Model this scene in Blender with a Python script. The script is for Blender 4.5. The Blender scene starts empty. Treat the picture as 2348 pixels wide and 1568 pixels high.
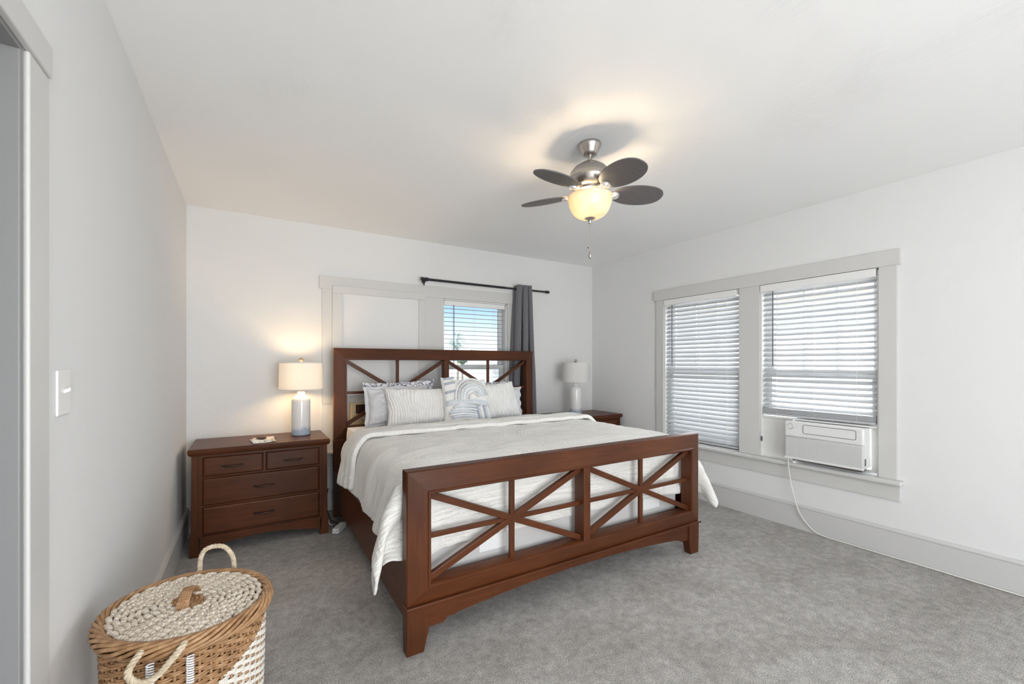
import bpy, bmesh, math, random
import numpy as np
from mathutils import Vector, Matrix, noise

# ------------------------------------------------------------------ camera, sky, lights, exposure
SC = bpy.context.scene
COL = SC.collection
PI = math.pi
F_PX, YAW, CAM_H = 985.0, math.radians(31.43), 1.32
cam_d = bpy.data.cameras.new('camera')
cam = bpy.data.objects.new('camera', cam_d)
COL.objects.link(cam)
cam_d.sensor_width = 36.0
cam_d.lens = F_PX / 2348.0 * 36.0
cam_d.shift_y = (833 - 784) / 2348.0
cam_d.clip_start = 0.02
cam_d.clip_end = 500
cam.location = (0, 0, CAM_H)
cam.rotation_euler = (PI / 2, 0, -YAW)
SC.camera = cam

SC.view_settings.view_transform = 'Standard'
SC.view_settings.look = 'None'
SC.view_settings.gamma = 1
SC.view_settings.use_curve_mapping = False
SC.view_settings.exposure = 0.12
cy = SC.cycles
cy.use_denoising = True
cy.max_bounces = 8
cy.diffuse_bounces = 5
cy.use_adaptive_sampling = True
cy.adaptive_threshold = 0.03
cy.glossy_bounces = 3
cy.transmission_bounces = 4
cy.transparent_max_bounces = 12
cy.caustics_reflective = False
cy.caustics_refractive = False
cy.sample_clamp_indirect = 6.0

W = bpy.data.worlds.new('sky')
SC.world = W
W.use_nodes = True
nt = W.node_tree
nt.nodes.clear()
o_ = nt.nodes.new('ShaderNodeOutputWorld')
bg = nt.nodes.new('ShaderNodeBackground')
tc = nt.nodes.new('ShaderNodeTexCoord')
sp = nt.nodes.new('ShaderNodeSeparateXYZ')
rp = nt.nodes.new('ShaderNodeValToRGB')
nt.links.new(tc.outputs['Generated'], sp.inputs[0])
nt.links.new(sp.outputs['Z'], rp.inputs[0])
nt.links.new(rp.outputs[0], bg.inputs[0])
nt.links.new(bg.outputs[0], o_.inputs[0])
els = rp.color_ramp.elements
els[0].position = 0.0
els[0].color = (1.0, 1.0, 1.0, 1)
els[1].position = 1.0
els[1].color = (0.75, 0.87, 1.0, 1)
for p, c in ((0.035, (0.90, 0.95, 0.98)), (0.075, (0.66, 0.82, 0.97)), (0.13, (0.33, 0.58, 0.93)), (0.3, (0.55, 0.74, 1.0))):
    e = els.new(p)
    e.color = (*c, 1)
bg.inputs[1].default_value = 1.3


def area(name, loc, rot, sx, sy, power, color=(1, 1, 1), portal=False):
    d = bpy.data.lights.new(name, 'AREA')
    d.shape = 'RECTANGLE'
    d.size, d.size_y = sx, sy
    d.energy = power
    d.color = color
    if portal:
        d.cycles.is_portal = True
    o = bpy.data.objects.new(name, d)
    o.location = loc
    o.rotation_euler = rot
    COL.objects.link(o)
    return o


XL, XR, YB, YF, ZC = -0.418, 3.750, 4.168, -2.3, 2.552
# added fill light from an invented opening behind the camera; daylight by the side windows
area('rear_fill_light', (0.85, YF - 0.06, 1.16), (PI / 2, 0, 0), 2.0, 2.1, 118, (0.975, 0.99, 1.0))
area('side_window_daylight', (XR + 0.32, 2.13, 1.3), (0, PI / 2, 0), 1.4, 1.9, 70, (0.94, 0.975, 1.0))
area('back_window_portal', (2.09, YB + 0.2, 1.3), (-PI / 2, 0, 0), 0.8, 1.45, 1, portal=True)

sun_d = bpy.data.lights.new('sun', 'SUN')
sun_d.energy = 5.0
sun_d.angle = math.radians(1.0)
sun_d.color = (1.0, 0.97, 0.92)
sun = bpy.data.objects.new('sun', sun_d)
COL.objects.link(sun)
sun.rotation_euler = Vector((0.62, 0.12, -0.77)).to_track_quat('-Z', 'Y').to_euler()

random.seed(7)

# ------------------------------------------------------------------ materials


def mat(name, color, rough=0.5, metal=0.0, spec=0.5, **kw):
    m = bpy.data.materials.new(name)
    m.use_nodes = True
    b = m.node_tree.nodes['Principled BSDF']
    b.inputs['Base Color'].default_value = (*color, 1)
    b.inputs['Roughness'].default_value = rough
    b.inputs['Metallic'].default_value = metal
    b.inputs['Specular IOR Level'].default_value = spec
    for k, v in kw.items():
        b.inputs[k.replace('_', ' ')].default_value = v
    return m


def N(m, typ, **kw):
    n = m.node_tree.nodes.new(typ)
    for k, v in kw.items():
        if k in n.inputs:
            n.inputs[k].default_value = v
        else:
            setattr(n, k, v)
    return n


def L(m, a, b):
    m.node_tree.links.new(a, b)


def bsdf(m):
    return m.node_tree.nodes['Principled BSDF']


def coords(m, scale=(1, 1, 1), kind='Object', rot=(0, 0, 0)):
    t = N(m, 'ShaderNodeTexCoord')
    mp = N(m, 'ShaderNodeMapping')
    mp.inputs['Scale'].default_value = scale
    mp.inputs['Rotation'].default_value = rot
    L(m, t.outputs[kind], mp.inputs[0])
    return mp.outputs[0]


def mixc(m, fac, c1, c2):
    x = N(m, 'ShaderNodeMix', data_type='RGBA')
    if hasattr(fac, 'links'):
        L(m, fac, x.inputs['Factor'])
    else:
        x.inputs['Factor'].default_value = fac
    for i, c in ((6, c1), (7, c2)):
        if hasattr(c, 'links'):
            L(m, c, x.inputs[i])
        else:
            x.inputs[i].default_value = (*c, 1)
    return x.outputs[2]


def ramp(m, fac, stops):
    r = N(m, 'ShaderNodeValToRGB')
    L(m, fac, r.inputs[0])
    e = r.color_ramp.elements
    while len(e) < len(stops):
        e.new(0.5)
    for el, (p, c) in zip(e, stops):
        el.position = p
        el.color = (*c, 1) if len(c) == 3 else c
    return r.outputs[0]


def bump(m, height, strength=0.3, dist=0.01, prev=None):
    b = N(m, 'ShaderNodeBump', Strength=strength, Distance=dist)
    L(m, height, b.inputs['Height'])
    if prev is not None:
        L(m, prev, b.inputs['Normal'])
    L(m, b.outputs[0], bsdf(m).inputs['Normal'])
    return b.outputs[0]


def noise_tex(m, vec, scale, detail=4, rough=0.5, dist=0.0):
    n = N(m, 'ShaderNodeTexNoise', Scale=scale, Detail=detail, Roughness=rough, Distortion=dist)
    L(m, vec, n.inputs['Vector'])
    return n.outputs['Fac']


def plaster(name, color, fine=0.12, strokes=0.0, rot=0.0):
    m = mat(name, color, 0.75, spec=0.25)
    v = coords(m)
    n1 = noise_tex(m, v, 60, 3, 0.6)
    a = bump(m, n1, fine, 0.004)
    n2 = noise_tex(m, v, 7, 5, 0.6, 0.6)
    a = bump(m, n2, fine * 1.4, 0.012, a)
    if strokes:
        v2 = coords(m, (11, 1.6, 1), rot=(0, 0, rot))
        n3 = noise_tex(m, v2, 3.0, 8, 0.72, 0.9)
        msk = ramp(m, noise_tex(m, v, 1.5, 4, 0.6), [(0.50, (0, 0, 0)), (0.66, (1, 1, 1))])
        h3 = N(m, 'ShaderNodeMix', data_type='RGBA')
        L(m, msk, h3.inputs['Factor'])
        h3.inputs[6].default_value = (0.5, 0.5, 0.5, 1)
        L(m, n3, h3.inputs[7])
        bump(m, h3.outputs[2], strokes, 0.016, a)
    return m


M = {}
M['wall'] = plaster('wall_plaster', (0.765, 0.765, 0.76), 0.16)
M['ceiling'] = plaster('ceiling_plaster', (0.935, 0.935, 0.93), 0.07, 0.42, -0.12)
M['trim'] = mat('trim_paint', (0.63, 0.625, 0.61), 0.42, spec=0.4)
_v = coords(M['trim'])
bump(M['trim'], noise_tex(M['trim'], _v, 30, 4), 0.10, 0.004)
M['base'] = mat('baseboard_paint', (0.60, 0.595, 0.585), 0.45, spec=0.4)
_v = coords(M['base'])
bump(M['base'], noise_tex(M['base'], _v, 30, 4), 0.08, 0.004)
M['doorpaint'] = mat('door_paint', (0.25, 0.25, 0.25), 0.5)
M['white'] = mat('white_plastic', (0.82, 0.82, 0.81), 0.35)
M['sash'] = mat('white_sash_paint', (0.80, 0.80, 0.79), 0.4)
M['blind'] = mat('blind_slat_white', (0.50, 0.51, 0.525), 0.40)
M['wand'] = mat('wand_grey', (0.10, 0.10, 0.11), 0.3)
M['cordw'] = mat('white_cord', (0.78, 0.77, 0.73), 0.5)
M['black'] = mat('black_metal', (0.012, 0.012, 0.016), 0.35)
M['nickel'] = mat('brushed_nickel', (0.50, 0.465, 0.43), 0.28, metal=1.0)
M['nickeld'] = mat('nickel_dark', (0.30, 0.27, 0.25), 0.32, metal=1.0)
M['chrome'] = mat('polished_chrome', (0.75, 0.73, 0.70), 0.08, metal=1.0)
M['brass'] = mat('brushed_brass', (0.62, 0.47, 0.27), 0.28, metal=1.0)
M['blackgap'] = mat('dark_gap', (0.015, 0.015, 0.015), 0.6)

# window glass: clear, faintly mirroring
m = bpy.data.materials.new('window_glass')
m.use_nodes = True
m.node_tree.nodes.clear()
out = N(m, 'ShaderNodeOutputMaterial')
tr = N(m, 'ShaderNodeBsdfTransparent')
gl = N(m, 'ShaderNodeBsdfGlossy', Roughness=0.02)
fr = N(m, 'ShaderNodeFresnel', IOR=1.25)
mx = N(m, 'ShaderNodeMixShader')
L(m, fr.outputs[0], mx.inputs[0])
L(m, tr.outputs[0], mx.inputs[1])
L(m, gl.outputs[0], mx.inputs[2])
L(m, mx.outputs[0], out.inputs[0])
M['glass'] = m


def wood(name, axis_scale, dark, light, rough=0.40):
    m = mat(name, dark, rough, spec=0.2)
    v = coords(m, axis_scale)
    n = noise_tex(m, v, 3.0, 6, 0.62, 0.8)
    c = mixc(m, n, dark, light)
    v2 = coords(m)
    n2 = noise_tex(m, v2, 1.6, 3, 0.5)
    r2 = ramp(m, n2, [(0.35, (0.66, 0.66, 0.66)), (0.65, (1.25, 1.25, 1.25))])
    mu = N(m, 'ShaderNodeMix', data_type='RGBA', blend_type='MULTIPLY')
    mu.inputs['Factor'].default_value = 0.8
    L(m, c, mu.inputs[6])
    L(m, r2, mu.inputs[7])
    L(m, mu.outputs[2], bsdf(m).inputs['Base Color'])
    bsdf(m).inputs['Coat Weight'].default_value = 0.10
    bsdf(m).inputs['Coat Roughness'].default_value = 0.16
    bump(m, n, 0.04, 0.002)
    return m


WD, WL = (0.046, 0.0128, 0.0048), (0.126, 0.039, 0.0130)
M['wood_x'] = wood('cherry_wood_x', (1.2, 14, 14), WD, WL)
M['wood_z'] = wood('cherry_wood_z', (14, 14, 1.2), WD, WL)
M['wood_y'] = wood('cherry_wood_y', (14, 1.2, 14), WD, WL)
M['handle'] = mat('dark_bronze', (0.06, 0.035, 0.028), 0.35, metal=0.8)

# carpet
m = mat('carpet', (0.4, 0.39, 0.38), 0.95, spec=0.1)
v = coords(m)
big = noise_tex(m, v, 3.2, 5, 0.62, 0.5)
mid = noise_tex(m, v, 22, 4, 0.6, 0.3)
fin = noise_tex(m, v, 170, 5, 0.85)
c = ramp(m, big, [(0.30, (0.46, 0.435, 0.405)), (0.55, (0.58, 0.555, 0.525)), (0.75, (0.67, 0.645, 0.615))])
c2 = ramp(m, mid, [(0.3, (0.74, 0.74, 0.74)), (0.7, (1.16, 1.16, 1.16))])
c3 = ramp(m, fin, [(0.36, (0.34, 0.34, 0.34)), (0.64, (1.6, 1.6, 1.6))])
for cc in (c2, c3):
    mu = N(m, 'ShaderNodeMix', data_type='RGBA', blend_type='MULTIPLY')
    mu.inputs['Factor'].default_value = 1
    L(m, c, mu.inputs[6])
    L(m, cc, mu.inputs[7])
    c = mu.outputs[2]
L(m, c, bsdf(m).inputs['Base Color'])
a = bump(m, fin, 0.8, 0.01)
a = bump(m, mid, 0.5, 0.02, a)
bsdf(m).inputs['Sheen Weight'].default_value = 0.15
M['carpet'] = m


def cloth_mat(name, color, ridge=0.0, cell=3.0, spacing=0.015, kind='UV', color2=None, stretch=1.0, crinkle=0.35, rd=0.008, lines=0.0):
    """woven cloth; ridge > 0 adds fine concentric gathered arcs"""
    m = mat(name, color, 0.85, spec=0.15)
    bsdf(m).inputs['Sheen Weight'].default_value = 0.2
    prev = None
    if ridge:
        v = coords(m, (1, stretch, 1), kind)
        nz = N(m, 'ShaderNodeTexNoise', Scale=7.0, Detail=3.0)
        L(m, v, nz.inputs['Vector'])
        mv = N(m, 'ShaderNodeVectorMath', operation='MULTIPLY_ADD')
        L(m, nz.outputs['Color'], mv.inputs[0])
        mv.inputs[1].default_value = (0.05,) * 3
        L(m, v, mv.inputs[2])
        vo = N(m, 'ShaderNodeTexVoronoi', Scale=cell, feature='SMOOTH_F1')
        vo.inputs['Smoothness'].default_value = 0.6
        L(m, mv.outputs[0], vo.inputs['Vector'])
        k = N(m, 'ShaderNodeMath', operation='MULTIPLY')
        L(m, vo.outputs['Distance'], k.inputs[0])
        k.inputs[1].default_value = 2 * PI / (spacing * cell)
        sn = N(m, 'ShaderNodeMath', operation='SINE')
        L(m, k.outputs[0], sn.inputs[0])
        rg = ramp(m, sn.outputs[0], [(0.0, (0.5, 0.5, 0.5)), (1.0, (1, 1, 1))])
        n0 = noise_tex(m, coords(m, (12, 60, 1), kind), 1.0, 4, 0.6, 0.5)
        mu = N(m, 'ShaderNodeMix', data_type='RGBA', blend_type='MULTIPLY')
        mu.inputs['Factor'].default_value = 0.8
        L(m, rg, mu.inputs[6])
        L(m, n0, mu.inputs[7])
        prev = bump(m, mu.outputs[2], ridge, rd)
        if lines:
            n1 = noise_tex(m, coords(m, (9, 62, 1), kind), 1.0, 5, 0.65, 0.8)
            prev = bump(m, n1, lines, 0.015, prev)
        if color2:
            L(m, mixc(m, rg, color2, color), bsdf(m).inputs['Base Color'])
    v2 = coords(m, (1, 1, 1), kind)
    n = noise_tex(m, v2, 9, 6, 0.62)
    prev = bump(m, n, crinkle, 0.012, prev)
    return m


M['duvet'] = cloth_mat('duvet_white_gauze', (0.90, 0.885, 0.845), 0.6, 2.2, 0.014, color2=(0.87, 0.855, 0.81), crinkle=0.6, lines=0.8)
M['pillow_ridge'] = m = cloth_mat('pillow_ridged_white', (0.88, 0.865, 0.84))
v = coords(m, (1, 1, 1), 'UV')
nz = N(m, 'ShaderNodeTexNoise', Scale=3.5, Detail=2.0)
L(m, v, nz.inputs['Vector'])
mv = N(m, 'ShaderNodeVectorMath', operation='MULTIPLY_ADD')
L(m, nz.outputs['Color'], mv.inputs[0])
mv.inputs[1].default_value = (0.12, 0.06, 0.1)
L(m, v, mv.inputs[2])
w = N(m, 'ShaderNodeTexWave', wave_type='BANDS', bands_direction='X', Scale=14.0, Distortion=0.8, Detail=2.0)
L(m, mv.outputs[0], w.inputs['Vector'])
L(m, mixc(m, w.outputs['Fac'], (0.83, 0.81, 0.78), (0.91, 0.90, 0.885)), bsdf(m).inputs['Base Color'])
a = bump(m, w.outputs['Fac'], 0.75, 0.008)
bump(m, noise_tex(m, v, 14, 5, 0.6), 0.35, 0.010, a)
M['sheet'] = cloth_mat('sheet_white', (0.70, 0.72, 0.76))
M['ticking'] = cloth_mat('mattress_ticking', (0.70, 0.69, 0.67))
M['boxspring'] = mat('box_spring_cloth', (0.55, 0.54, 0.53), 0.9)
M['tag'] = mat('mattress_tag', (0.80, 0.80, 0.80), 0.7)

# grey floral print
m = cloth_mat('floral_print', (0.80, 0.80, 0.80))
v = coords(m, (1, 1, 1), 'UV')
vo = N(m, 'ShaderNodeTexVoronoi', Scale=26.0, feature='DISTANCE_TO_EDGE')
nz = N(m, 'ShaderNodeTexNoise', Scale=9.0, Detail=3.0)
L(m, v, nz.inputs['Vector'])
mv = N(m, 'ShaderNodeVectorMath', operation='MULTIPLY_ADD')
L(m, nz.outputs['Color'], mv.inputs[0])
mv.inputs[1].default_value = (0.13, 0.13, 0.13)
L(m, v, mv.inputs[2])
L(m, mv.outputs[0], vo.inputs['Vector'])
f = ramp(m, vo.outputs['Distance'], [(0.0, (1, 1, 1)), (0.05, (1, 1, 1)), (0.10, (0, 0, 0)), (1, (0, 0, 0))])
L(m, mixc(m, f, (0.78, 0.78, 0.79), (0.16, 0.17, 0.25)), bsdf(m).inputs['Base Color'])
M['floral'] = m
# pale grey scallop print
m = cloth_mat('scallop_print', (0.68, 0.67, 0.68))
v = coords(m, (34, 34, 34), 'UV')
fl = N(m, 'ShaderNodeSeparateXYZ')
L(m, v, fl.inputs[0])


def mth(m, op, a, b=None):
    n = N(m, 'ShaderNodeMath', operation=op)
    for i, x in enumerate((a, b)):
        if x is None:
            continue
        if hasattr(x, 'links'):
            L(m, x, n.inputs[i])
        else:
            n.inputs[i].default_value = x
    return n.outputs[0]


row = mth(m, 'FLOOR', fl.outputs[1])
off = mth(m, 'MULTIPLY', row, 0.5)
fx = mth(m, 'SUBTRACT', mth(m, 'FRACT', mth(m, 'ADD', fl.outputs[0], off)), 0.5)
fy = mth(m, 'FRACT', fl.outputs[1])
d = mth(m, 'SQRT', mth(m, 'ADD', mth(m, 'MULTIPLY', fx, fx), mth(m, 'MULTIPLY', fy, fy)))
s_ = mth(m, 'SINE', mth(m, 'MULTIPLY', d, 26.0))
f = ramp(m, s_, [(0.0, (0, 0, 0)), (0.45, (0, 0, 0)), (0.6, (1, 1, 1)), (1, (1, 1, 1))])
L(m, mixc(m, f, (0.61, 0.61, 0.635), (0.76, 0.75, 0.75)), bsdf(m).inputs['Base Color'])
M['scallop'] = m
M['tuft_bg'] = cloth_mat('accent_cream', (0.80, 0.79, 0.77))
M['tuft_blue'] = cloth_mat('tuft_pale_blue', (0.68, 0.725, 0.755))
M['tuft_grey'] = cloth_mat('tuft_slate', (0.43, 0.47, 0.53))
M['tuft_white'] = cloth_mat('tuft_white', (0.80, 0.81, 0.82))
M['tuft_taupe'] = cloth_mat('tuft_taupe', (0.66, 0.65, 0.63))

m = cloth_mat('curtain_grey', (0.155, 0.153, 0.165))
bsdf(m).inputs['Sheen Weight'].default_value = 0.35
M['curtain'] = m

# lamp ceramic with blue drip at the foot
m = mat('lamp_ceramic', (0.8, 0.8, 0.78), 0.18, spec=0.6)
v = coords(m)
sx = N(m, 'ShaderNodeSeparateXYZ')
L(m, v, sx.inputs[0])
vs = coords(m, (1, 1, 0.12))
n = noise_tex(m, vs, 42, 4, 0.6)
h = mth(m, 'ADD', sx.outputs[2], mth(m, 'MULTIPLY', n, -0.09))
f = ramp(m, h, [(0.0, (1, 1, 1)), (0.008, (0.6, 0.6, 0.6)), (0.028, (0, 0, 0)), (1, (0, 0, 0))])
L(m, mixc(m, f, (0.80, 0.80, 0.785), (0.42, 0.50, 0.60)), bsdf(m).inputs['Base Color'])
M['ceramic'] = m

# fabric shade lets light through
m = bpy.data.materials.new('shade_fabric')
m.use_nodes = True
m.node_tree.nodes.clear()
out = N(m, 'ShaderNodeOutputMaterial')
df = N(m, 'ShaderNodeBsdfDiffuse', Color=(0.92, 0.92, 0.93, 1))
tl = N(m, 'ShaderNodeBsdfTranslucent', Color=(0.94, 0.92, 0.87, 1))
mx = N(m, 'ShaderNodeMixShader', Fac=0.5)
L(m, df.outputs[0], mx.inputs[1])
L(m, tl.outputs[0], mx.inputs[2])
L(m, mx.outputs[0], out.inputs[0])
M['shade'] = m
M['shade_band'] = mat('shade_trim', (0.74, 0.73, 0.71), 0.8)

# alabaster fan bowl
m = bpy.data.materials.new('alabaster_glass')
m.use_nodes = True
m.node_tree.nodes.clear()
out = N(m, 'ShaderNodeOutputMaterial')
v = coords(m)
n = noise_tex(m, v, 9, 5, 0.6, 1.5)
c = ramp(m, n, [(0.3, (0.88, 0.77, 0.60)), (0.6, (0.97, 0.92, 0.80))])
df = N(m, 'ShaderNodeBsdfDiffuse')
tl = N(m, 'ShaderNodeBsdfTranslucent')
gs = N(m, 'ShaderNodeBsdfGlossy', Roughness=0.15)
L(m, c, df.inputs[0])
L(m, c, tl.inputs[0])
mx = N(m, 'ShaderNodeMixShader', Fac=0.55)
L(m, df.outputs[0], mx.inputs[1])
L(m, tl.outputs[0], mx.inputs[2])
mx2 = N(m, 'ShaderNodeMixShader', Fac=0.05)
L(m, mx.outputs[0], mx2.inputs[1])
L(m, gs.outputs[0], mx2.inputs[2])
L(m, mx2.outputs[0], out.inputs[0])
M['alabaster'] = m


def emit(name, color, strength):
    m = bpy.data.materials.new(name)
    m.use_nodes = True
    m.node_tree.nodes.clear()
    out = N(m, 'ShaderNodeOutputMaterial')
    e = N(m, 'ShaderNodeEmission', Color=(*color, 1), Strength=strength)
    L(m, e.outputs[0], out.inputs[0])
    return m


M['bulb'] = emit('bulb_glow', (1.0, 0.80, 0.52), 12)
M['blade'] = mat('fan_blade', (0.115, 0.105, 0.105), 0.5)
_m = M['blade']
_v = coords(_m, (3, 30, 3))
L(_m, mixc(_m, noise_tex(_m, _v, 4, 4), (0.10, 0.092, 0.092), (0.15, 0.14, 0.14)), bsdf(_m).inputs['Base Color'])
M['crystal'] = mat('clear_medallion', (0.9, 0.88, 0.85), 0.08, metal=0.6)
M['acwhite'] = mat('ac_white', (0.79, 0.79, 0.78), 0.35)
M['acbeige'] = mat('old_ac_beige', (0.62, 0.52, 0.33), 0.5)
M['accordion'] = mat('accordion_white', (0.80, 0.80, 0.78), 0.4)
m = mat('ac_grille', (0.6, 0.6, 0.6), 0.5)
v = coords(m, (1, 1, 1))
sx = N(m, 'ShaderNodeSeparateXYZ')
L(m, v, sx.inputs[0])
py_ = mth(m, 'MULTIPLY', sx.outputs[1], 150.0)
pz_ = mth(m, 'MULTIPLY', sx.outputs[2], 165.0)
rr = mth(m, 'MULTIPLY', mth(m, 'FLOOR', pz_), 0.5)
ax_ = mth(m, 'SUBTRACT', mth(m, 'FRACT', mth(m, 'ADD', py_, rr)), 0.5)
az_ = mth(m, 'SUBTRACT', mth(m, 'FRACT', pz_), 0.5)
dd = mth(m, 'SQRT', mth(m, 'ADD', mth(m, 'MULTIPLY', ax_, ax_), mth(m, 'MULTIPLY', az_, az_)))
f = ramp(m, dd, [(0.0, (0, 0, 0)), (0.27, (0, 0, 0)), (0.34, (1, 1, 1)), (1, (1, 1, 1))])
L(m, mixc(m, f, (0.22, 0.22, 0.22), (0.76, 0.76, 0.75)), bsdf(m).inputs['Base Color'])
M['acgrille'] = m

# wicker
m = mat('wicker', (0.42, 0.22, 0.09), 0.5)
v = coords(m)
n = noise_tex(m, v, 38, 3, 0.6)
L(m, ramp(m, n, [(0.25, (0.22, 0.11, 0.046)), (0.5, (0.37, 0.205, 0.096)), (0.75, (0.53, 0.335, 0.18))]), bsdf(m).inputs['Base Color'])
M['wicker'] = m
M['seagrass'] = mat('white_woven_strand', (0.74, 0.70, 0.63), 0.7)
M['wickerdark'] = mat('basket_inside', (0.10, 0.05, 0.025), 0.8)
m = mat('lid_rope', (0.60, 0.52, 0.42), 0.8)
v = coords(m, (1, 1, 1), 'UV')
sx = N(m, 'ShaderNodeSeparateXYZ')
L(m, v, sx.inputs[0])
w = mth(m, 'FRACT', mth(m, 'ADD', sx.outputs[0], sx.outputs[1]))
f = ramp(m, w, [(0.0, (1, 1, 1)), (0.20, (1, 1, 1)), (0.26, (0, 0, 0)), (1, (0, 0, 0))])
v3 = coords(m)
n = noise_tex(m, v3, 60, 3)
c = ramp(m, n, [(0.3, (0.50, 0.40, 0.295)), (0.7, (0.74, 0.63, 0.50))])
L(m, mixc(m, f, c, (0.86, 0.85, 0.82)), bsdf(m).inputs['Base Color'])
M['lidrope'] = m
M['rope'] = mat('jute_rope', (0.60, 0.50, 0.36), 0.85)
_v = coords(M['rope'])
L(M['rope'], ramp(M['rope'], noise_tex(M['rope'], _v, 90, 3), [(0.3, (0.46, 0.36, 0.24)), (0.7, (0.70, 0.61, 0.47))]), bsdf(M['rope']).inputs['Base Color'])
M['tie'] = mat('white_tie', (0.85, 0.85, 0.85), 0.4)
M['paper'] = mat('paper', (0.84, 0.83, 0.80), 0.6)
m = M['paper']
v = coords(m, (18, 9, 1))
n = N(m, 'ShaderNodeTexChecker', Scale=1.0)
L(m, v, n.inputs['Vector'])
nn = noise_tex(m, v, 1.3, 2)
f = ramp(m, nn, [(0.52, (0, 0, 0)), (0.56, (1, 1, 1))])
L(m, mixc(m, f, (0.84, 0.83, 0.81), (0.52, 0.44, 0.34)), bsdf(m).inputs['Base Color'])
M['trinket'] = mat('dark_trinket', (0.06, 0.035, 0.022), 0.45)

# ------------------------------------------------------------------ mesh helpers


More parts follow.
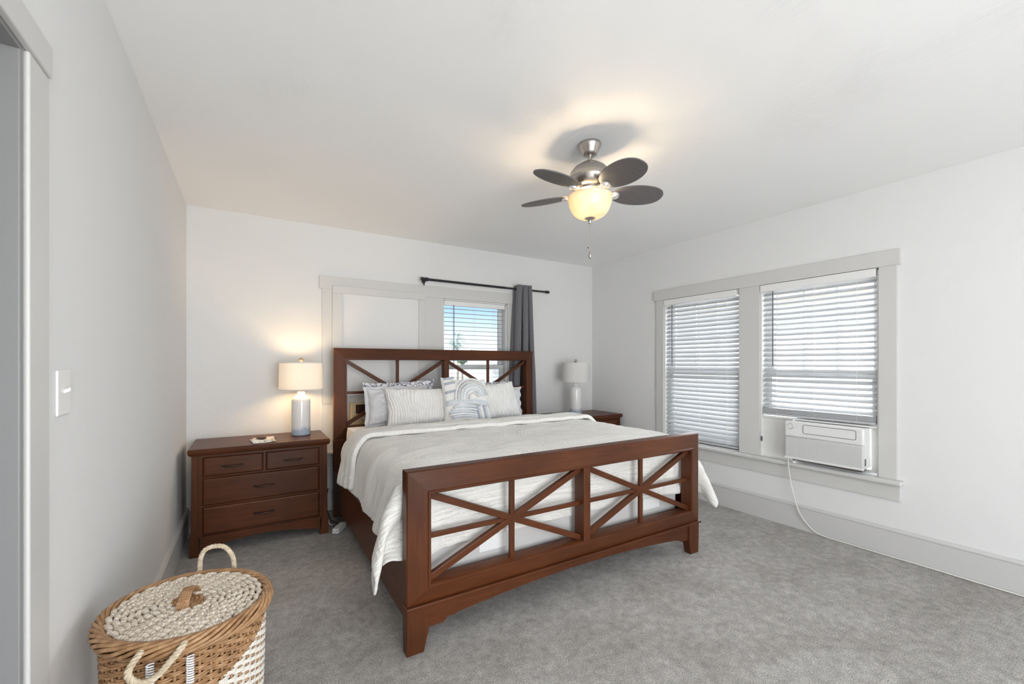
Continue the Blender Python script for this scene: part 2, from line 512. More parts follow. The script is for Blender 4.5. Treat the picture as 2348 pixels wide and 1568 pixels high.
class MB:
    def __init__(s):
        s.v, s.f, s.uv = [], [], []

    def add(s, verts, faces, uvs=None):
        b = len(s.v)
        s.v += [tuple(p) for p in verts]
        s.f += [tuple(i + b for i in f) for f in faces]
        if uvs is not None:
            s.uv += list(uvs)
        else:
            s.uv += [(p[0], p[1]) for p in verts]
        return s

    def box(s, x0, x1, y0, y1, z0, z1):
        v = [(x, y, z) for x in (x0, x1) for y in (y0, y1) for z in (z0, z1)]
        return s.add(v, [(0, 1, 3, 2), (4, 6, 7, 5), (0, 4, 5, 1), (2, 3, 7, 6), (0, 2, 6, 4), (1, 5, 7, 3)])

    def prism(s, pts, axis, a, b):
        """closed outline pts in the two other axes, extruded along axis from a to b"""
        def P(p, t):
            if axis == 'x':
                return (t, p[0], p[1])
            if axis == 'y':
                return (p[0], t, p[1])
            return (p[0], p[1], t)
        n = len(pts)
        v = [P(p, a) for p in pts] + [P(p, b) for p in pts]
        f = [(i, (i + 1) % n, (i + 1) % n + n, i + n) for i in range(n)]
        return s.add(v, f + [tuple(range(n - 1, -1, -1)), tuple(range(n, 2 * n))])

    def lathe(s, prof, seg=40, c=(0, 0, 0), caps=True):
        v, f = [], []
        n = len(prof)
        for k in range(seg):
            a = 2 * PI * k / seg
            for r, z in prof:
                v.append((c[0] + r * math.cos(a), c[1] + r * math.sin(a), c[2] + z))
        for k in range(seg):
            k2 = (k + 1) % seg
            for i in range(n - 1):
                f.append((k * n + i, k2 * n + i, k2 * n + i + 1, k * n + i + 1))
        if caps:
            if prof[0][0] > 1e-5:
                f.append(tuple(k * n for k in range(seg))[::-1])
            if prof[-1][0] > 1e-5:
                f.append(tuple(k * n + n - 1 for k in range(seg)))
        return s.add(v, f)

    def tube(s, path, r, seg=8, closed=False, up=(0, 0, 1), caps=True, ustep=None, phase=0.0):
        pts = [Vector(p) for p in path]
        n = len(pts)
        rr = r if hasattr(r, '__len__') else [r] * n
        v, f, uv = [], [], []
        prevn = None
        ulen = 0
        for i in range(n):
            if closed:
                t = pts[(i + 1) % n] - pts[i - 1]
            else:
                t = pts[min(i + 1, n - 1)] - pts[max(i - 1, 0)]
            t.normalize()
            if prevn is None:
                nn = Vector(up).cross(t)
                if nn.length < 1e-3:
                    nn = Vector((1, 0, 0)).cross(t)
                    if nn.length < 1e-3:
                        nn = Vector((0, 1, 0)).cross(t)
            else:
                nn = prevn - t * prevn.dot(t)
            nn.normalize()
            prevn = nn
            b = t.cross(nn)
            for k in range(seg):
                a = 2 * PI * k / seg
                v.append(pts[i] + (nn * math.cos(a) + b * math.sin(a)) * rr[i])
                uv.append(((ulen / ustep) if ustep else i / n, k / seg))
            ulen += (pts[(i + 1) % n] - pts[i]).length
        m_ = n if closed else n - 1
        for i in range(m_):
            j = (i + 1) % n
            for k in range(seg):
                k2 = (k + 1) % seg
                f.append((i * seg + k, j * seg + k, j * seg + k2, i * seg + k2))
        if caps and not closed:
            f.append(tuple(range(seg)))
            f.append(tuple(range((n - 1) * seg, n * seg))[::-1])
        return s.add(v, f, uv)

    def bar(s, p0, p1, w, t, up):
        """rectangular bar from p0 to p1; w along (dir x up), t along up"""
        p0, p1, up = Vector(p0), Vector(p1), Vector(up).normalized()
        d = (p1 - p0).normalized()
        a = d.cross(up).normalized() * w / 2
        b = up * t / 2
        v = [p + i * a + j * b for p in (p0, p1) for i in (-1, 1) for j in (-1, 1)]
        return s.add(v, [(0, 1, 3, 2), (4, 6, 7, 5), (0, 4, 5, 1), (2, 3, 7, 6), (0, 2, 6, 4), (1, 5, 7, 3)])

    def grid(s, P, nu, nv, uv=None, wrap_u=False):
        f = []
        for i in range(nu if wrap_u else nu - 1):
            j = (i + 1) % nu
            for k in range(nv - 1):
                f.append((i * nv + k, j * nv + k, j * nv + k + 1, i * nv + k + 1))
        return s.add(P, f, uv)

    def build(s, name, m, parent=None, smooth=None, bevel=0.0, bseg=2, loc=None, solid=0.0, sub=0):
        me = bpy.data.meshes.new(name)
        org = Vector(loc) if loc is not None else None
        vs = s.v if org is None else [Vector(p) - org for p in s.v]
        me.from_pydata([tuple(p) for p in vs], [], s.f)
        uvl = me.uv_layers.new(name='UVMap')
        li = np.empty(len(me.loops), dtype=np.int32)
        me.loops.foreach_get('vertex_index', li)
        arr = np.array(s.uv, dtype=np.float32)[li]
        uvl.data.foreach_set('uv', arr.ravel())
        bm = bmesh.new()
        bm.from_mesh(me)
        bmesh.ops.recalc_face_normals(bm, faces=bm.faces)
        bm.to_mesh(me)
        bm.free()
        ms = m if isinstance(m, (list, tuple)) else [m]
        for q in ms:
            me.materials.append(q)
        o = bpy.data.objects.new(name, me)
        COL.objects.link(o)
        if org is not None:
            o.location = org
        if smooth is not None:
            me.polygons.foreach_set('use_smooth', [True] * len(me.polygons))
            if smooth < 170:
                me.set_sharp_from_angle(angle=math.radians(smooth))
        if solid:
            md = o.modifiers.new('solid', 'SOLIDIFY')
            md.thickness = solid
            md.offset = 0
        if bevel:
            md = o.modifiers.new('bevel', 'BEVEL')
            md.width = bevel
            md.segments = bseg
            md.limit_method = 'ANGLE'
            md.angle_limit = math.radians(35)
        if sub:
            md = o.modifiers.new('sub', 'SUBSURF')
            md.levels = md.render_levels = sub
        if parent is not None:
            o.parent = parent
            o.matrix_parent_inverse = Matrix.Translation(parent_world(parent)).inverted()
        return o


def parent_world(p):
    w = Vector((0, 0, 0))
    q = p
    while q is not None:
        w += q.matrix_parent_inverse.translation + q.location
        q = q.parent
    return w


def empty(name, loc=(0, 0, 0)):
    o = bpy.data.objects.new(name, None)
    o.location = loc
    o.empty_display_size = 0.1
    COL.objects.link(o)
    return o


def tag(o, label, cat, group=None, kind=None):
    o['label'] = label
    o['category'] = cat
    if group:
        o['group'] = group
    if kind:
        o['kind'] = kind
    return o


def struct(o, label=None):
    o['kind'] = 'structure'
    if label:
        o['label'] = label
    return o


def lab(o, text):
    o['label'] = text
    return o


# ------------------------------------------------------------------ room shell
WT = 0.14
OP1 = (1.221, 2.036, 0.535, 1.985)   # right wall, window with the air conditioner (y0,y1,z0,z1)
OP2 = (2.217, 3.040, 0.535, 1.985)
OB1 = (0.690, 1.450, 0.535, 1.990)   # back wall, boarded window (x0,x1,z0,z1)
OB2 = (1.709, 2.476, 0.535, 1.990)
FILL_OP = (-0.2, 1.9, 0.10, 2.22)          # invented opening behind the camera, cut for the added fill light
DY0, DY1, DZ = 0.47, 1.327, 1.990    # door opening in the left wall


def wall_with_holes(mb, axis, face0, face1, a0, a1, z0, z1, holes):
    """wall slab; axis 'x' means the wall plane is x=const and a runs along y"""
    hs = sorted(holes)
    segs = []
    cur = a0
    for (h0, h1, q0, q1) in hs:
        segs.append((cur, h0, z0, z1))
        if q0 > z0:
            segs.append((h0, h1, z0, q0))
        segs.append((h0, h1, q1, z1))
        cur = h1
    segs.append((cur, a1, z0, z1))
    for (p, q, r, t) in segs:
        if axis == 'x':
            mb.box(face0, face1, p, q, r, t)
        else:
            mb.box(p, q, face0, face1, r, t)
    return mb


struct(MB().box(XL - WT, XR + WT, YF - WT, YB + WT, -0.12, 0.0).build('floor', M['carpet']), 'grey cut pile carpet')
struct(MB().box(XL - WT, XR + WT, YF - WT, YB + WT, ZC, ZC + 0.12).build('ceiling', M['ceiling']), 'white brushed plaster ceiling')
struct(wall_with_holes(MB(), 'x', XR, XR + WT, YF - WT, YB + WT, 0, ZC, [OP1, OP2]).build('wall_right', M['wall']))
struct(wall_with_holes(MB(), 'y', YB, YB + WT, XL - WT, XR + WT, 0, ZC, [OB1, OB2]).build('wall_back', M['wall']))
struct(wall_with_holes(MB(), 'x', XL - WT, XL, YF - WT, YB + WT, 0, ZC, [(DY0 - 0.018, DY1 + 0.018, 0, DZ + 0.018)]).build('wall_left', M['wall']))
struct(wall_with_holes(MB(), 'y', YF - WT, YF, XL - WT, XR + WT, 0, ZC, [FILL_OP]).build('wall_front', M['wall']))


def baseboard(name, axis, face, sgn, a0, a1):
    mb = MB()
    prof = [(0, 0), (0.016, 0), (0.016, 0.172), (0.021, 0.176), (0.021, 0.184), (0.012, 0.197), (0, 0.197)]
    pts = [(face + sgn * p, z) for p, z in prof]
    if axis == 'y':
        mb.prism(pts, 'y', a0, a1)
    else:
        mb.prism(pts, 'x', a0, a1)
    return struct(mb.build(name, M['base'], smooth=30))


baseboard('baseboard_right', 'y', XR, -1, YF, YB)
baseboard('baseboard_left', 'y', XL, 1, 1.455, YB)
baseboard('baseboard_back', 'x', YB, -1, XL, XR)

# ---- doorway on the left
door = empty('door_1', (XL, 1.33, 0))
struct(door, 'doorway with pale grey casing in the left wall')
c0 = XL
jx0 = XL - WT
MB().box(jx0, c0 + 0.001, DY1 - 0.0, DY1 + 0.018, 0, DZ + 0.018).build('jamb', M['doorpaint'], door, bevel=0.003)
MB().box(jx0, c0 + 0.001, DY0 - 0.018, DY0, 0, DZ + 0.018).build('jamb', M['doorpaint'], door)
MB().box(jx0, c0 + 0.001, DY0, DY1, DZ, DZ + 0.018).build('head_jamb', M['doorpaint'], door)
MB().box(c0, c0 + 0.010, 1.345, 1.455, 0, DZ + 0.010).build('casing', M['trim'], door, bevel=0.004)
MB().box(c0, c0 + 0.014, 0.345, 0.455, 0, DZ + 0.010).build('casing', M['trim'], door, bevel=0.004)
MB().box(c0, c0 + 0.016, 0.345, 1.455, DZ + 0.010, DZ + 0.085).build('head_casing', M['trim'], door, bevel=0.004)
MB().box(jx0 + 0.005, jx0 + 0.045, DY0 + 0.004, DY1 - 0.004, 0.01, DZ - 0.004).build('door_leaf', M['doorpaint'], door, bevel=0.003)
MB().box(jx0 + 0.046, jx0 + 0.062, DY1 - 0.014, DY1, 0, DZ).build('door_stop', M['doorpaint'], door)

# ---- light switch
sw = empty('light_switch', (XL, 1.568, 1.243))
tag(sw, 'white toggle light switch on the left wall beside the doorway', 'light switch')
MB().box(XL, XL + 0.006, 1.522, 1.612, 1.185, 1.302).build('cover_plate', M['white'], sw, bevel=0.003)
MB().bar((XL + 0.004, 1.568, 1.246), (XL + 0.018, 1.568, 1.252), 0.009, 0.010, (0, 0, 1)).build('toggle', M['white'], sw, bevel=0.001)
for z in (1.213, 1.274):
    MB().lathe([(0.0035, -0.001), (0.0035, 0.001)], 12).build('screw', M['white'], sw, loc=None).matrix_world = Matrix.Translation((XL + 0.0065, 1.568, z)) @ Matrix.Rotation(PI / 2, 4, 'Y')

# ---- window 1 (right wall, a pair)
w1 = empty('window_1', (XR, 2.13, 0.53))
struct(w1, 'pair of windows in pale grey casing in the right wall')
T = XR - 0.018
MB().box(T, XR, 1.120, 1.221, 0.53, 1.990).build('side_casing', M['trim'], w1, bevel=0.002)
MB().box(T, XR, 3.040, 3.135, 0.53, 1.990).build('side_casing', M['trim'], w1, bevel=0.002)
MB().box(T, XR, 2.036, 2.217, 0.53, 1.990).build('mullion_casing', M['trim'], w1, bevel=0.002)
MB().box(T - 0.008, XR, 1.102, 3.158, 1.988, 2.093).build('head_casing', M['trim'], w1, bevel=0.002)
MB().box(T - 0.045, XR + 0.06, 1.083, 3.18, 0.497, 0.530).build('window_stool', M['trim'], w1, bevel=0.012, bseg=4)
MB().box(T, XR, 1.106, 3.150, 0.388, 0.497).build('apron', M['trim'], w1, bevel=0.002)
for (y0, y1, z0, z1) in (OP1, OP2):
    mb = MB()
    mb.box(XR, XR + WT, y0 - 0.001, y0 + 0.012, z0, z1).box(XR, XR + WT, y1 - 0.012, y1 + 0.001, z0, z1)
    mb.box(XR, XR + WT, y0, y1, z1 - 0.012, z1 + 0.001).box(XR + 0.06, XR + WT, y0, y1, z0 - 0.001, z0 + 0.02)
    mb.build('frame_liner', M['sash'], w1)
    lower0 = 0.86 if y0 < 2 else z0 + 0.02
    zm = 1.234
    xs = XR + 0.095
    lo_top = zm + 0.03 if y0 > 2 else 0.86 + 0.62
    up = MB()
    up.box(xs, xs + 0.03, y0 + 0.012, y0 + 0.062, zm - 0.02, z1 - 0.012).box(xs, xs + 0.03, y1 - 0.062, y1 - 0.012, zm - 0.02, z1 - 0.012)
    up.box(xs, xs + 0.03, y0 + 0.062, y1 - 0.062, z1 - 0.065, z1 - 0.012).box(xs, xs + 0.03, y0 + 0.062, y1 - 0.062, zm - 0.02, zm + 0.02)
    yi0, yi1 = y0 + 0.062, y1 - 0.062
    for k in (1, 2):
        yy = yi0 + (yi1 - yi0) * k / 3
        up.box(xs + 0.005, xs + 0.025, yy - 0.010, yy + 0.010, zm + 0.02, z1 - 0.065)
    up.build('upper_sash', M['sash'], w1)
    MB().box(xs + 0.013, xs + 0.017, yi0, yi1, zm, z1 - 0.05).build('pane', M['glass'], w1)
    xs2 = XR + 0.063
    lz0 = lower0
    lo = MB()
    lo.box(xs2, xs2 + 0.03, y0 + 0.012, y0 + 0.062, lz0, zm + 0.02).box(xs2, xs2 + 0.03, y1 - 0.062, y1 - 0.012, lz0, zm + 0.02)
    lo.box(xs2, xs2 + 0.03, y0 + 0.062, y1 - 0.062, zm - 0.02, zm + 0.02).box(xs2, xs2 + 0.03, y0 + 0.062, y1 - 0.062, lz0, lz0 + 0.06)
    lo.build('lower_sash', M['sash'], w1)
    MB().box(xs2 + 0.013, xs2 + 0.017, yi0, yi1, lz0 + 0.03, zm).build('pane', M['glass'], w1)

# ---- window 2 (back wall): open one on the right, boarded one on the left
w2 = empty('window_2', (1.53, YB, 0.53))
struct(w2, 'pair of back wall windows in pale grey casing, the left one boarded over')
T = YB - 0.018
MB().box(0.552, 0.690, T, YB, 0.955, 1.995).build('side_casing', M['trim'], w2, bevel=0.002)
MB().box(2.476, 2.600, T, YB, 0.53, 1.995).build('side_casing', M['trim'], w2, bevel=0.002)
MB().box(1.450, 1.709, T, YB, 0.53, 1.995).build('mullion_casing', M['trim'], w2, bevel=0.002)
MB().box(0.530, 2.640, T - 0.006, YB, 1.990, 2.103).build('head_casing', M['trim'], w2, bevel=0.002)
MB().box(0.552, 0.690, T + 0.006, YB, 0.53, 0.955).build('casing_patch', M['wall'], w2)
MB().box(0.52, 2.64, T - 0.035, YB + 0.06, 0.500, 0.530).build('window_stool', M['trim'], w2, bevel=0.010, bseg=4)
MB().box(0.545, 2.62, T, YB, 0.39, 0.50).build('apron', M['trim'], w2, bevel=0.002)
# frame nailed round the boarded opening
T2 = YB - 0.034
mb = MB()
mb.box(0.636, 0.722, T2, T, 0.60, 1.955).box(1.440, 1.505, T2, T, 0.60, 1.955).box(0.636, 1.505, T2 - 0.003, T, 1.955, 2.022)
mb.build('board_frame', M['trim'], w2, bevel=0.003)
MB().box(0.690, 1.450, YB - 0.022, YB + 0.002, 1.03, 1.99).build('boarded_panel', M['wall'], w2)
MB().box(0.700, 1.445, YB - 0.005, YB + 0.05, 1.018, 1.036).build('panel_ledge', M['sash'], w2, bevel=0.003)
MB().box(0.690, 1.450, YB + 0.020, YB + 0.040, 0.53, 1.02).build('infill_panel', M['trim'], w2)
x0, x1, z0, z1 = OB2
mb = MB()
mb.box(x0 - 0.001, x0 + 0.012, YB, YB + WT, z0, z1).box(x1 - 0.012, x1 + 0.001, YB, YB + WT, z0, z1)
mb.box(x0, x1, YB, YB + WT, z1 - 0.012, z1 + 0.001).box(x0, x1, YB + 0.06, YB + WT, z0 - 0.001, z0 + 0.02)
mb.build('frame_liner', M['sash'], w2)
for (ys, q0, q1, nm) in ((YB + 0.098, 1.26, z1 - 0.012, 'upper_sash'), (YB + 0.066, z0 + 0.02, 1.30, 'lower_sash')):
    mb = MB()
    mb.box(x0 + 0.012, x0 + 0.052, ys, ys + 0.03, q0, q1).box(x1 - 0.052, x1 - 0.012, ys, ys + 0.03, q0, q1)
    mb.box(x0 + 0.052, x1 - 0.052, ys, ys + 0.03, q1 - 0.04, q1).box(x0 + 0.052, x1 - 0.052, ys, ys + 0.03, q0, q0 + 0.04)
    mb.build(nm, M['sash'], w2)
    MB().box(x0 + 0.05, x1 - 0.05, ys + 0.013, ys + 0.017, q0 + 0.03, q1 - 0.03).build('pane', M['glass'], w2)

# ---- made-up window frame behind the camera, round the added fill light
w3 = empty('rear_fill_opening', (0.85, YF, 0.10))
struct(w3, 'wide added opening for fill light behind the camera')
mb = MB()
for (p, q, r, t) in ((FILL_OP[0] - 0.1, FILL_OP[0], FILL_OP[2] - 0.1, FILL_OP[3] + 0.1), (FILL_OP[1], FILL_OP[1] + 0.1, FILL_OP[2] - 0.1, FILL_OP[3] + 0.1), (FILL_OP[0], FILL_OP[1], FILL_OP[3], FILL_OP[3] + 0.1), (FILL_OP[0], FILL_OP[1], FILL_OP[2] - 0.1, FILL_OP[2])):
    mb.box(p, q, YF, YF + 0.02, r, t)
mb.build('casing', M['trim'], w3)
mb = MB()
for xx in (0.85,):
    mb.box(xx - 0.03, xx + 0.03, YF - 0.04, YF, FILL_OP[2], FILL_OP[3])
mb.build('mullion', M['sash'], w3)

# ------------------------------------------------------------------ blinds


def slat_profile(w, th, tilt, arc=0.004):
    pts = []
    for s in (-1, -0.5, 0, 0.5, 1):
        pts.append((s * w / 2, arc * (1 - s * s) + th / 2))
    for s in (1, 0.5, 0, -0.5, -1):
        pts.append((s * w / 2, arc * (1 - s * s) - th / 2))
    c, sn = math.cos(tilt), math.sin(tilt)
    return [(p * c - q * sn, p * sn + q * c) for p, q in pts]


def blind_right(label, y0, y1, ztop, zbot, pitch, tilt, stack, wand_y, vy0):
    """inside-mounted blind in the right wall: room-side slat edge low"""
    t = empty('window_blind', (XR + 0.02, (y0 + y1) / 2, ztop + 0.06))
    tag(t, label, 'window blind', 'white horizontal blinds')
    xc = XR + 0.026
    MB().box(XR - 0.022, XR - 0.006, vy0, y1 + 0.004, ztop + 0.002, ztop + 0.060).build('valance', M['white'], t, bevel=0.003)
    MB().box(xc - 0.028, xc + 0.028, y0 + 0.004, y1 - 0.004, ztop + 0.012, ztop + 0.050).build('headrail', M['white'], t)
    mb = MB()
    z = ztop - 0.020
    k = 0
    while z > zbot + 0.02 + stack * 0.004:
        tl = tilt + 0.05 * math.sin(k * 1.7)
        pr = [(xc + p, z + q) for p, q in slat_profile(0.050, 0.0028, tl)]
        jig = 0.002 * math.sin(k * 2.3)
        mb.prism(pr, 'y', y0 + 0.006 + jig, y1 - 0.006 + jig)
        z -= pitch
        k += 1
    for i in range(stack):
        pr = [(xc + p, zbot + 0.022 + i * 0.0045 + q) for p, q in slat_profile(0.050, 0.0028, 0.02)]
        mb.prism(pr, 'y', y0 + 0.006, y1 - 0.006)
    mb.build('slats', M['blind'], t, smooth=40)
    MB().box(xc - 0.026, xc + 0.026, y0 + 0.005, y1 - 0.005, zbot, zbot + 0.018).build('bottom_rail', M['blind'], t, bevel=0.004)
    for yy in (y0 + 0.12, (y0 + y1) / 2, y1 - 0.12):
        mb = MB()
        for dx in (-0.024, 0.026):
            mb.box(xc + dx - 0.0007, xc + dx + 0.0007, yy - 0.0012, yy + 0.0012, zbot + 0.01, ztop + 0.02)
        mb.build('ladder_cord', M['cordw'], t)
    MB().tube([(XR - 0.016, wand_y, ztop - 0.002), (XR - 0.016, wand_y, ztop - 0.63)], 0.0042, 8).build('tilt_wand', M['wand'], t, smooth=60)
    return t


blind_right('white blind lowered to the sill in the left of the two side windows', 2.230, 3.030, 1.925, 0.545, 0.0425, math.radians(42), 0, 2.932, 2.245)
bl2 = blind_right('half raised white blind above the white window air conditioner', 1.233, 2.026, 1.925, 0.885, 0.0428, math.radians(30), 9, 1.928, 1.238)
mb = MB()
mb.tube([(XR - 0.020, 2.020, 1.92), (XR - 0.021, 2.021, 1.3), (XR - 0.022, 2.022, 0.9), (XR - 0.020, 2.018, 0.70), (XR - 0.030, 2.012, 0.538)], 0.0016, 6)
mb.build('pull_cord', M['cordw'], bl2)
mb = MB()
mb.box(XR - 0.026, XR - 0.018, 2.010, 2.022, 0.66, 0.70)
lab(mb.build('cord_cleat', M['wand'], bl2), 'small dark cord cleat')

# open blind in the back window
t = empty('window_blind', (2.09, YB + 0.03, 1.98))
tag(t, 'white blind with flat open slats in the back window by the grey curtain', 'window blind', 'white horizontal blinds')
yc = YB + 0.030
MB().box(1.723, 2.450, YB - 0.004, YB + 0.010, 1.925, 1.975).build('valance', M['white'], t, bevel=0.003)
MB().box(1.726, 2.450, yc - 0.02, yc + 0.028, 1.935, 1.972).build('headrail', M['white'], t)
mb = MB()
z = 1.895
while z > 0.60:
    pr = [(yc + p, z + q) for p, q in slat_profile(0.050, 0.0022, math.radians(-1), 0.0012)]
    mb.prism(pr, 'x', 1.728, 2.448)
    z -= 0.0455
mb.build('slats', M['blind'], t, smooth=40)
MB().box(1.726, 2.450, yc - 0.026, yc + 0.026, 0.555, 0.573).build('bottom_rail', M['blind'], t, bevel=0.004)
for xx in (1.84, 2.09, 2.33):
    mb = MB()
    for dy in (-0.0262, 0.0262):
        mb.box(xx - 0.001, xx + 0.001, yc + dy - 0.0006, yc + dy + 0.0006, 0.56, 1.94)
    mb.build('ladder_cord', M['cordw'], t)
MB().tube([(1.826, YB - 0.012, 1.93), (1.826, YB - 0.012, 1.30)], 0.0042, 8).build('tilt_wand', M['wand'], t, smooth=60)

# ------------------------------------------------------------------ curtain rod and curtain
t = empty('curtain_rod', (2.2, YB - 0.1, 2.15))
tag(t, 'black metal curtain rod above the back window', 'curtain rod')
RY, RZ = YB - 0.10, 2.152
MB().tube([(1.47, RY, RZ), (2.40, RY, RZ - 0.002)], 0.0125, 14).build('rod', M['black'], t, smooth=60)
MB().tube([(2.38, RY, RZ - 0.002), (2.94, RY, RZ)], 0.0105, 14).build('inner_rod', M['black'], t, smooth=60)
for a, b in ((1.435, 1.485), (2.945, 2.995)):
    mb = MB()
    mb.tube([(a, RY, RZ), (a + 0.008, RY, RZ), (a + 0.008, RY, RZ), (b - 0.012, RY, RZ), (b, RY, RZ)], [0.016, 0.018, 0.017, 0.017, 0.013], 16)
    mb.build('finial', M['black'], t, smooth=40)
for xx in (1.50, 2.62):
    mb = MB()
    mb.tube([(xx, RY, RZ - 0.018), (xx, RY + 0.001, RZ + 0.016)], 0.014, 12)
    mb.tube([(xx, RY, RZ - 0.006), (xx, YB, RZ - 0.006)], 0.006, 8)
    mb.tube([(xx, YB - 0.004, RZ - 0.006), (xx, YB, RZ - 0.006)], 0.02, 14)
    mb.build('bracket', M['black'], t, smooth=40)
MB().tube([(1.468, RY, RZ - 0.014), (1.468, RY, RZ - 0.062)], 0.0065, 10).build('bracket_screw', M['black'], t, smooth=40)

t = empty('curtain', (2.66, YB - 0.1, 2.2))
tag(t, 'dark grey grommet curtain bunched at the right of the back window', 'curtain')
nu, nv = 140, 60
P, UV = [], []
for i in range(nu):
    s = i / (nu - 1)
    for k in range(nv):
        h = k / (nv - 1)
        z = 2.195 - h * 2.10
        wd = 0.085 + 0.050 * min(1, h * 2.2)
        if h > 0.45:
            wd += 0.02 * min(1, (h - .45) * 3)
        cx = 2.622 + 0.012 * h
        folds = 2.5
        ph = s * folds * 2 * PI
        amp = 0.040 + 0.012 * math.sin(h * 3 + 1)
        x = cx + (s - 0.5) * 2 * wd + 0.020 * math.sin(ph * 2 + 0.3)
        x += -0.015 * (1 - s) * min(1, h * 1.6)
        y = RY + amp * math.cos(ph + 0.5 * h) + 0.006 * math.sin(9 * h + 5 * s)
        y = min(y, YB - 0.03)
        P.append((x, y, z))
        UV.append((s, h * 2))
mb = MB()
mb.grid(P, nu, nv, UV)
mb.build('drape', M['curtain'], t, smooth=180, solid=0.003)
for k in range(6):
    s = (k + 0.5) / 7.0 + 0.04
    x = 2.622 + (s - 0.5) * 0.19
    mb = MB()
    ring = [(x, RY + 0.020 * math.cos(a), RZ + 0.020 * math.sin(a)) for a in np.linspace(0, 2 * PI, 20, endpoint=False)]
    mb.tube(ring, 0.0035, 8, closed=True)
    mb.build('grommet', M['black'], t, smooth=60)

# ------------------------------------------------------------------ bed frame


def bed_panel(name, parent, x0, x1, z0, z1, w, yo, yi, yb, label=None, bot_h=None):
    g = empty(name, ((x0 + x1) / 2, yb, z0))
    g.parent = parent
    g.matrix_parent_inverse = Matrix.Translation(parent_world(parent)).inverted()
    if bot_h is None:
        bot_h = w * 0.85
    zi0, zi1, xi0, xi1 = z0 + bot_h, z1 - w, x0 + w, x1 - w
    O = [(x0, z0), (x1, z0), (x1, z1), (x0, z1)]
    I = [(xi0, zi0), (xi1, zi0), (xi1, zi1), (xi0, zi1)]

    def lerp(t):
        return [(o[0] + (i[0] - o[0]) * t, o[1] + (i[1] - o[1]) * t) for o, i in zip(O, I)]
    rings = [(O, yb), (O, yo + 0.006), (lerp(0.05), yo), (lerp(0.84), yi + 0.004), (lerp(0.88), yi - 0.002), (lerp(0.96), yi - 0.002), (I, yi + 0.004), (I, yb)]
    names = ('bottom_rail', 'post', 'top_rail', 'post')
    mats = (M['wood_x'], M['wood_z'], M['wood_x'], M['wood_z'])
    for k in range(4):
        mb = MB()
        v, f = [], []
        for (R, y) in rings:
            a, b = R[k], R[(k + 1) % 4]
            v += [(a[0], y, a[1]), (b[0], y, b[1])]
        n = len(rings)
        for i in range(n):
            j = (i + 1) % n
            f.append((2 * i, 2 * i + 1, 2 * j + 1, 2 * j))
        f.append(tuple(2 * i for i in range(n)))
        f.append(tuple(2 * i + 1 for i in range(n))[::-1])
        mb.add(v, f)
        mb.build(names[k], mats[k], g, smooth=35)
    # centre stile and the two lattices
    xc = (x0 + x1) / 2
    MB().box(xc - 0.025, xc + 0.025, yi + 0.002, yb, zi0 - 0.004, zi1 + 0.004).build('centre_stile', M['wood_z'], g, bevel=0.004)
    yl = yo + 0.022
    zc = (zi0 + zi1) / 2
    for (a, b) in ((xi0, xc - 0.025), (xc + 0.025, xi1)):
        c = (a + b) / 2
        dd = 0.018
        MB().bar((a - 0.005, yl, zi0 + dd - 0.01), (b + 0.005, yl, zi1 - dd + 0.01), 0.032, 0.028, (0, 1, 0)).build('diagonal_bar', M['wood_x'], g, bevel=0.003)
        MB().bar((a - 0.005, yl - 0.002, zi1 - dd + 0.01), (b + 0.005, yl - 0.002, zi0 + dd - 0.01), 0.032, 0.026, (0, 1, 0)).build('diagonal_bar', M['wood_x'], g, bevel=0.003)
        MB().box(c - 0.014, c + 0.014, yl - 0.010, yl + 0.010, zi0 - 0.004, zi1 + 0.004).build('upright_bar', M['wood_z'], g, bevel=0.003)
        MB().box(a - 0.004, b + 0.004, yl - 0.008, yl + 0.011, zc - 0.012, zc + 0.012).build('cross_bar', M['wood_x'], g, bevel=0.003)
    return g


bed = empty('bed_frame', (1.64, 2.9, 0))
tag(bed, 'large reddish brown wooden bed frame with crossed lattice headboard and footboard', 'bed')
BX0, BX1 = 0.600, 2.684
fb = bed_panel('footboard', bed, BX0, BX1, 0.222, 0.832, 0.108, 1.885, 1.862, 1.948)
# ledge, apron, legs of the footboard
MB().box(BX0 - 0.006, BX1 + 0.006, 1.868, 1.952, 0.210, 0.224).build('ledge_moulding', M['wood_x'], fb, bevel=0.004)
pts = [(0.70, 0.211), (0.70, 0.104), (0.775, 0.104), (0.79, 0.112), (0.80, 0.126), (0.83, 0.122)]
for k in range(21):
    q = -1 + 2 * k / 20
    pts.append((1.642 + q * 0.80, 0.128 + 0.040 * (1 - q * q)))
pts += [(2.454, 0.122), (2.484, 0.126), (2.494, 0.112), (2.509, 0.104), (2.584, 0.104), (2.584, 0.211)]
MB().prism(pts, 'y', 1.893, 1.925).build('apron', M['wood_x'], fb, smooth=30)
for s in (0, 1):
    xo = BX0 if s == 0 else BX1
    d = 1 if s == 0 else -1
    mb = MB()
    a = [(xo, 1.882), (xo + d * 0.106, 1.882), (xo + d * 0.106, 1.948), (xo, 1.948)]
    b = [(xo, 1.886), (xo + d * 0.082, 1.886), (xo + d * 0.082, 1.940), (xo, 1.940)]
    mid = [(xo, 1.883), (xo + d * 0.104, 1.883), (xo + d * 0.104, 1.947), (xo, 1.947)]
    v = [(p[0], p[1], 0.211) for p in a] + [(p[0], p[1], 0.10) for p in mid] + [(p[0], p[1], 0.0) for p in b]
    f = [(0, 1, 2, 3), (11, 10, 9, 8)]
    for r in (0, 4):
        for i in range(4):
            j = (i + 1) % 4
            f.append((r + i, r + j, r + j + 4, r + i + 4))
    mb.add(v, f)
    mb.build('leg', M['wood_z'], fb, bevel=0.004)

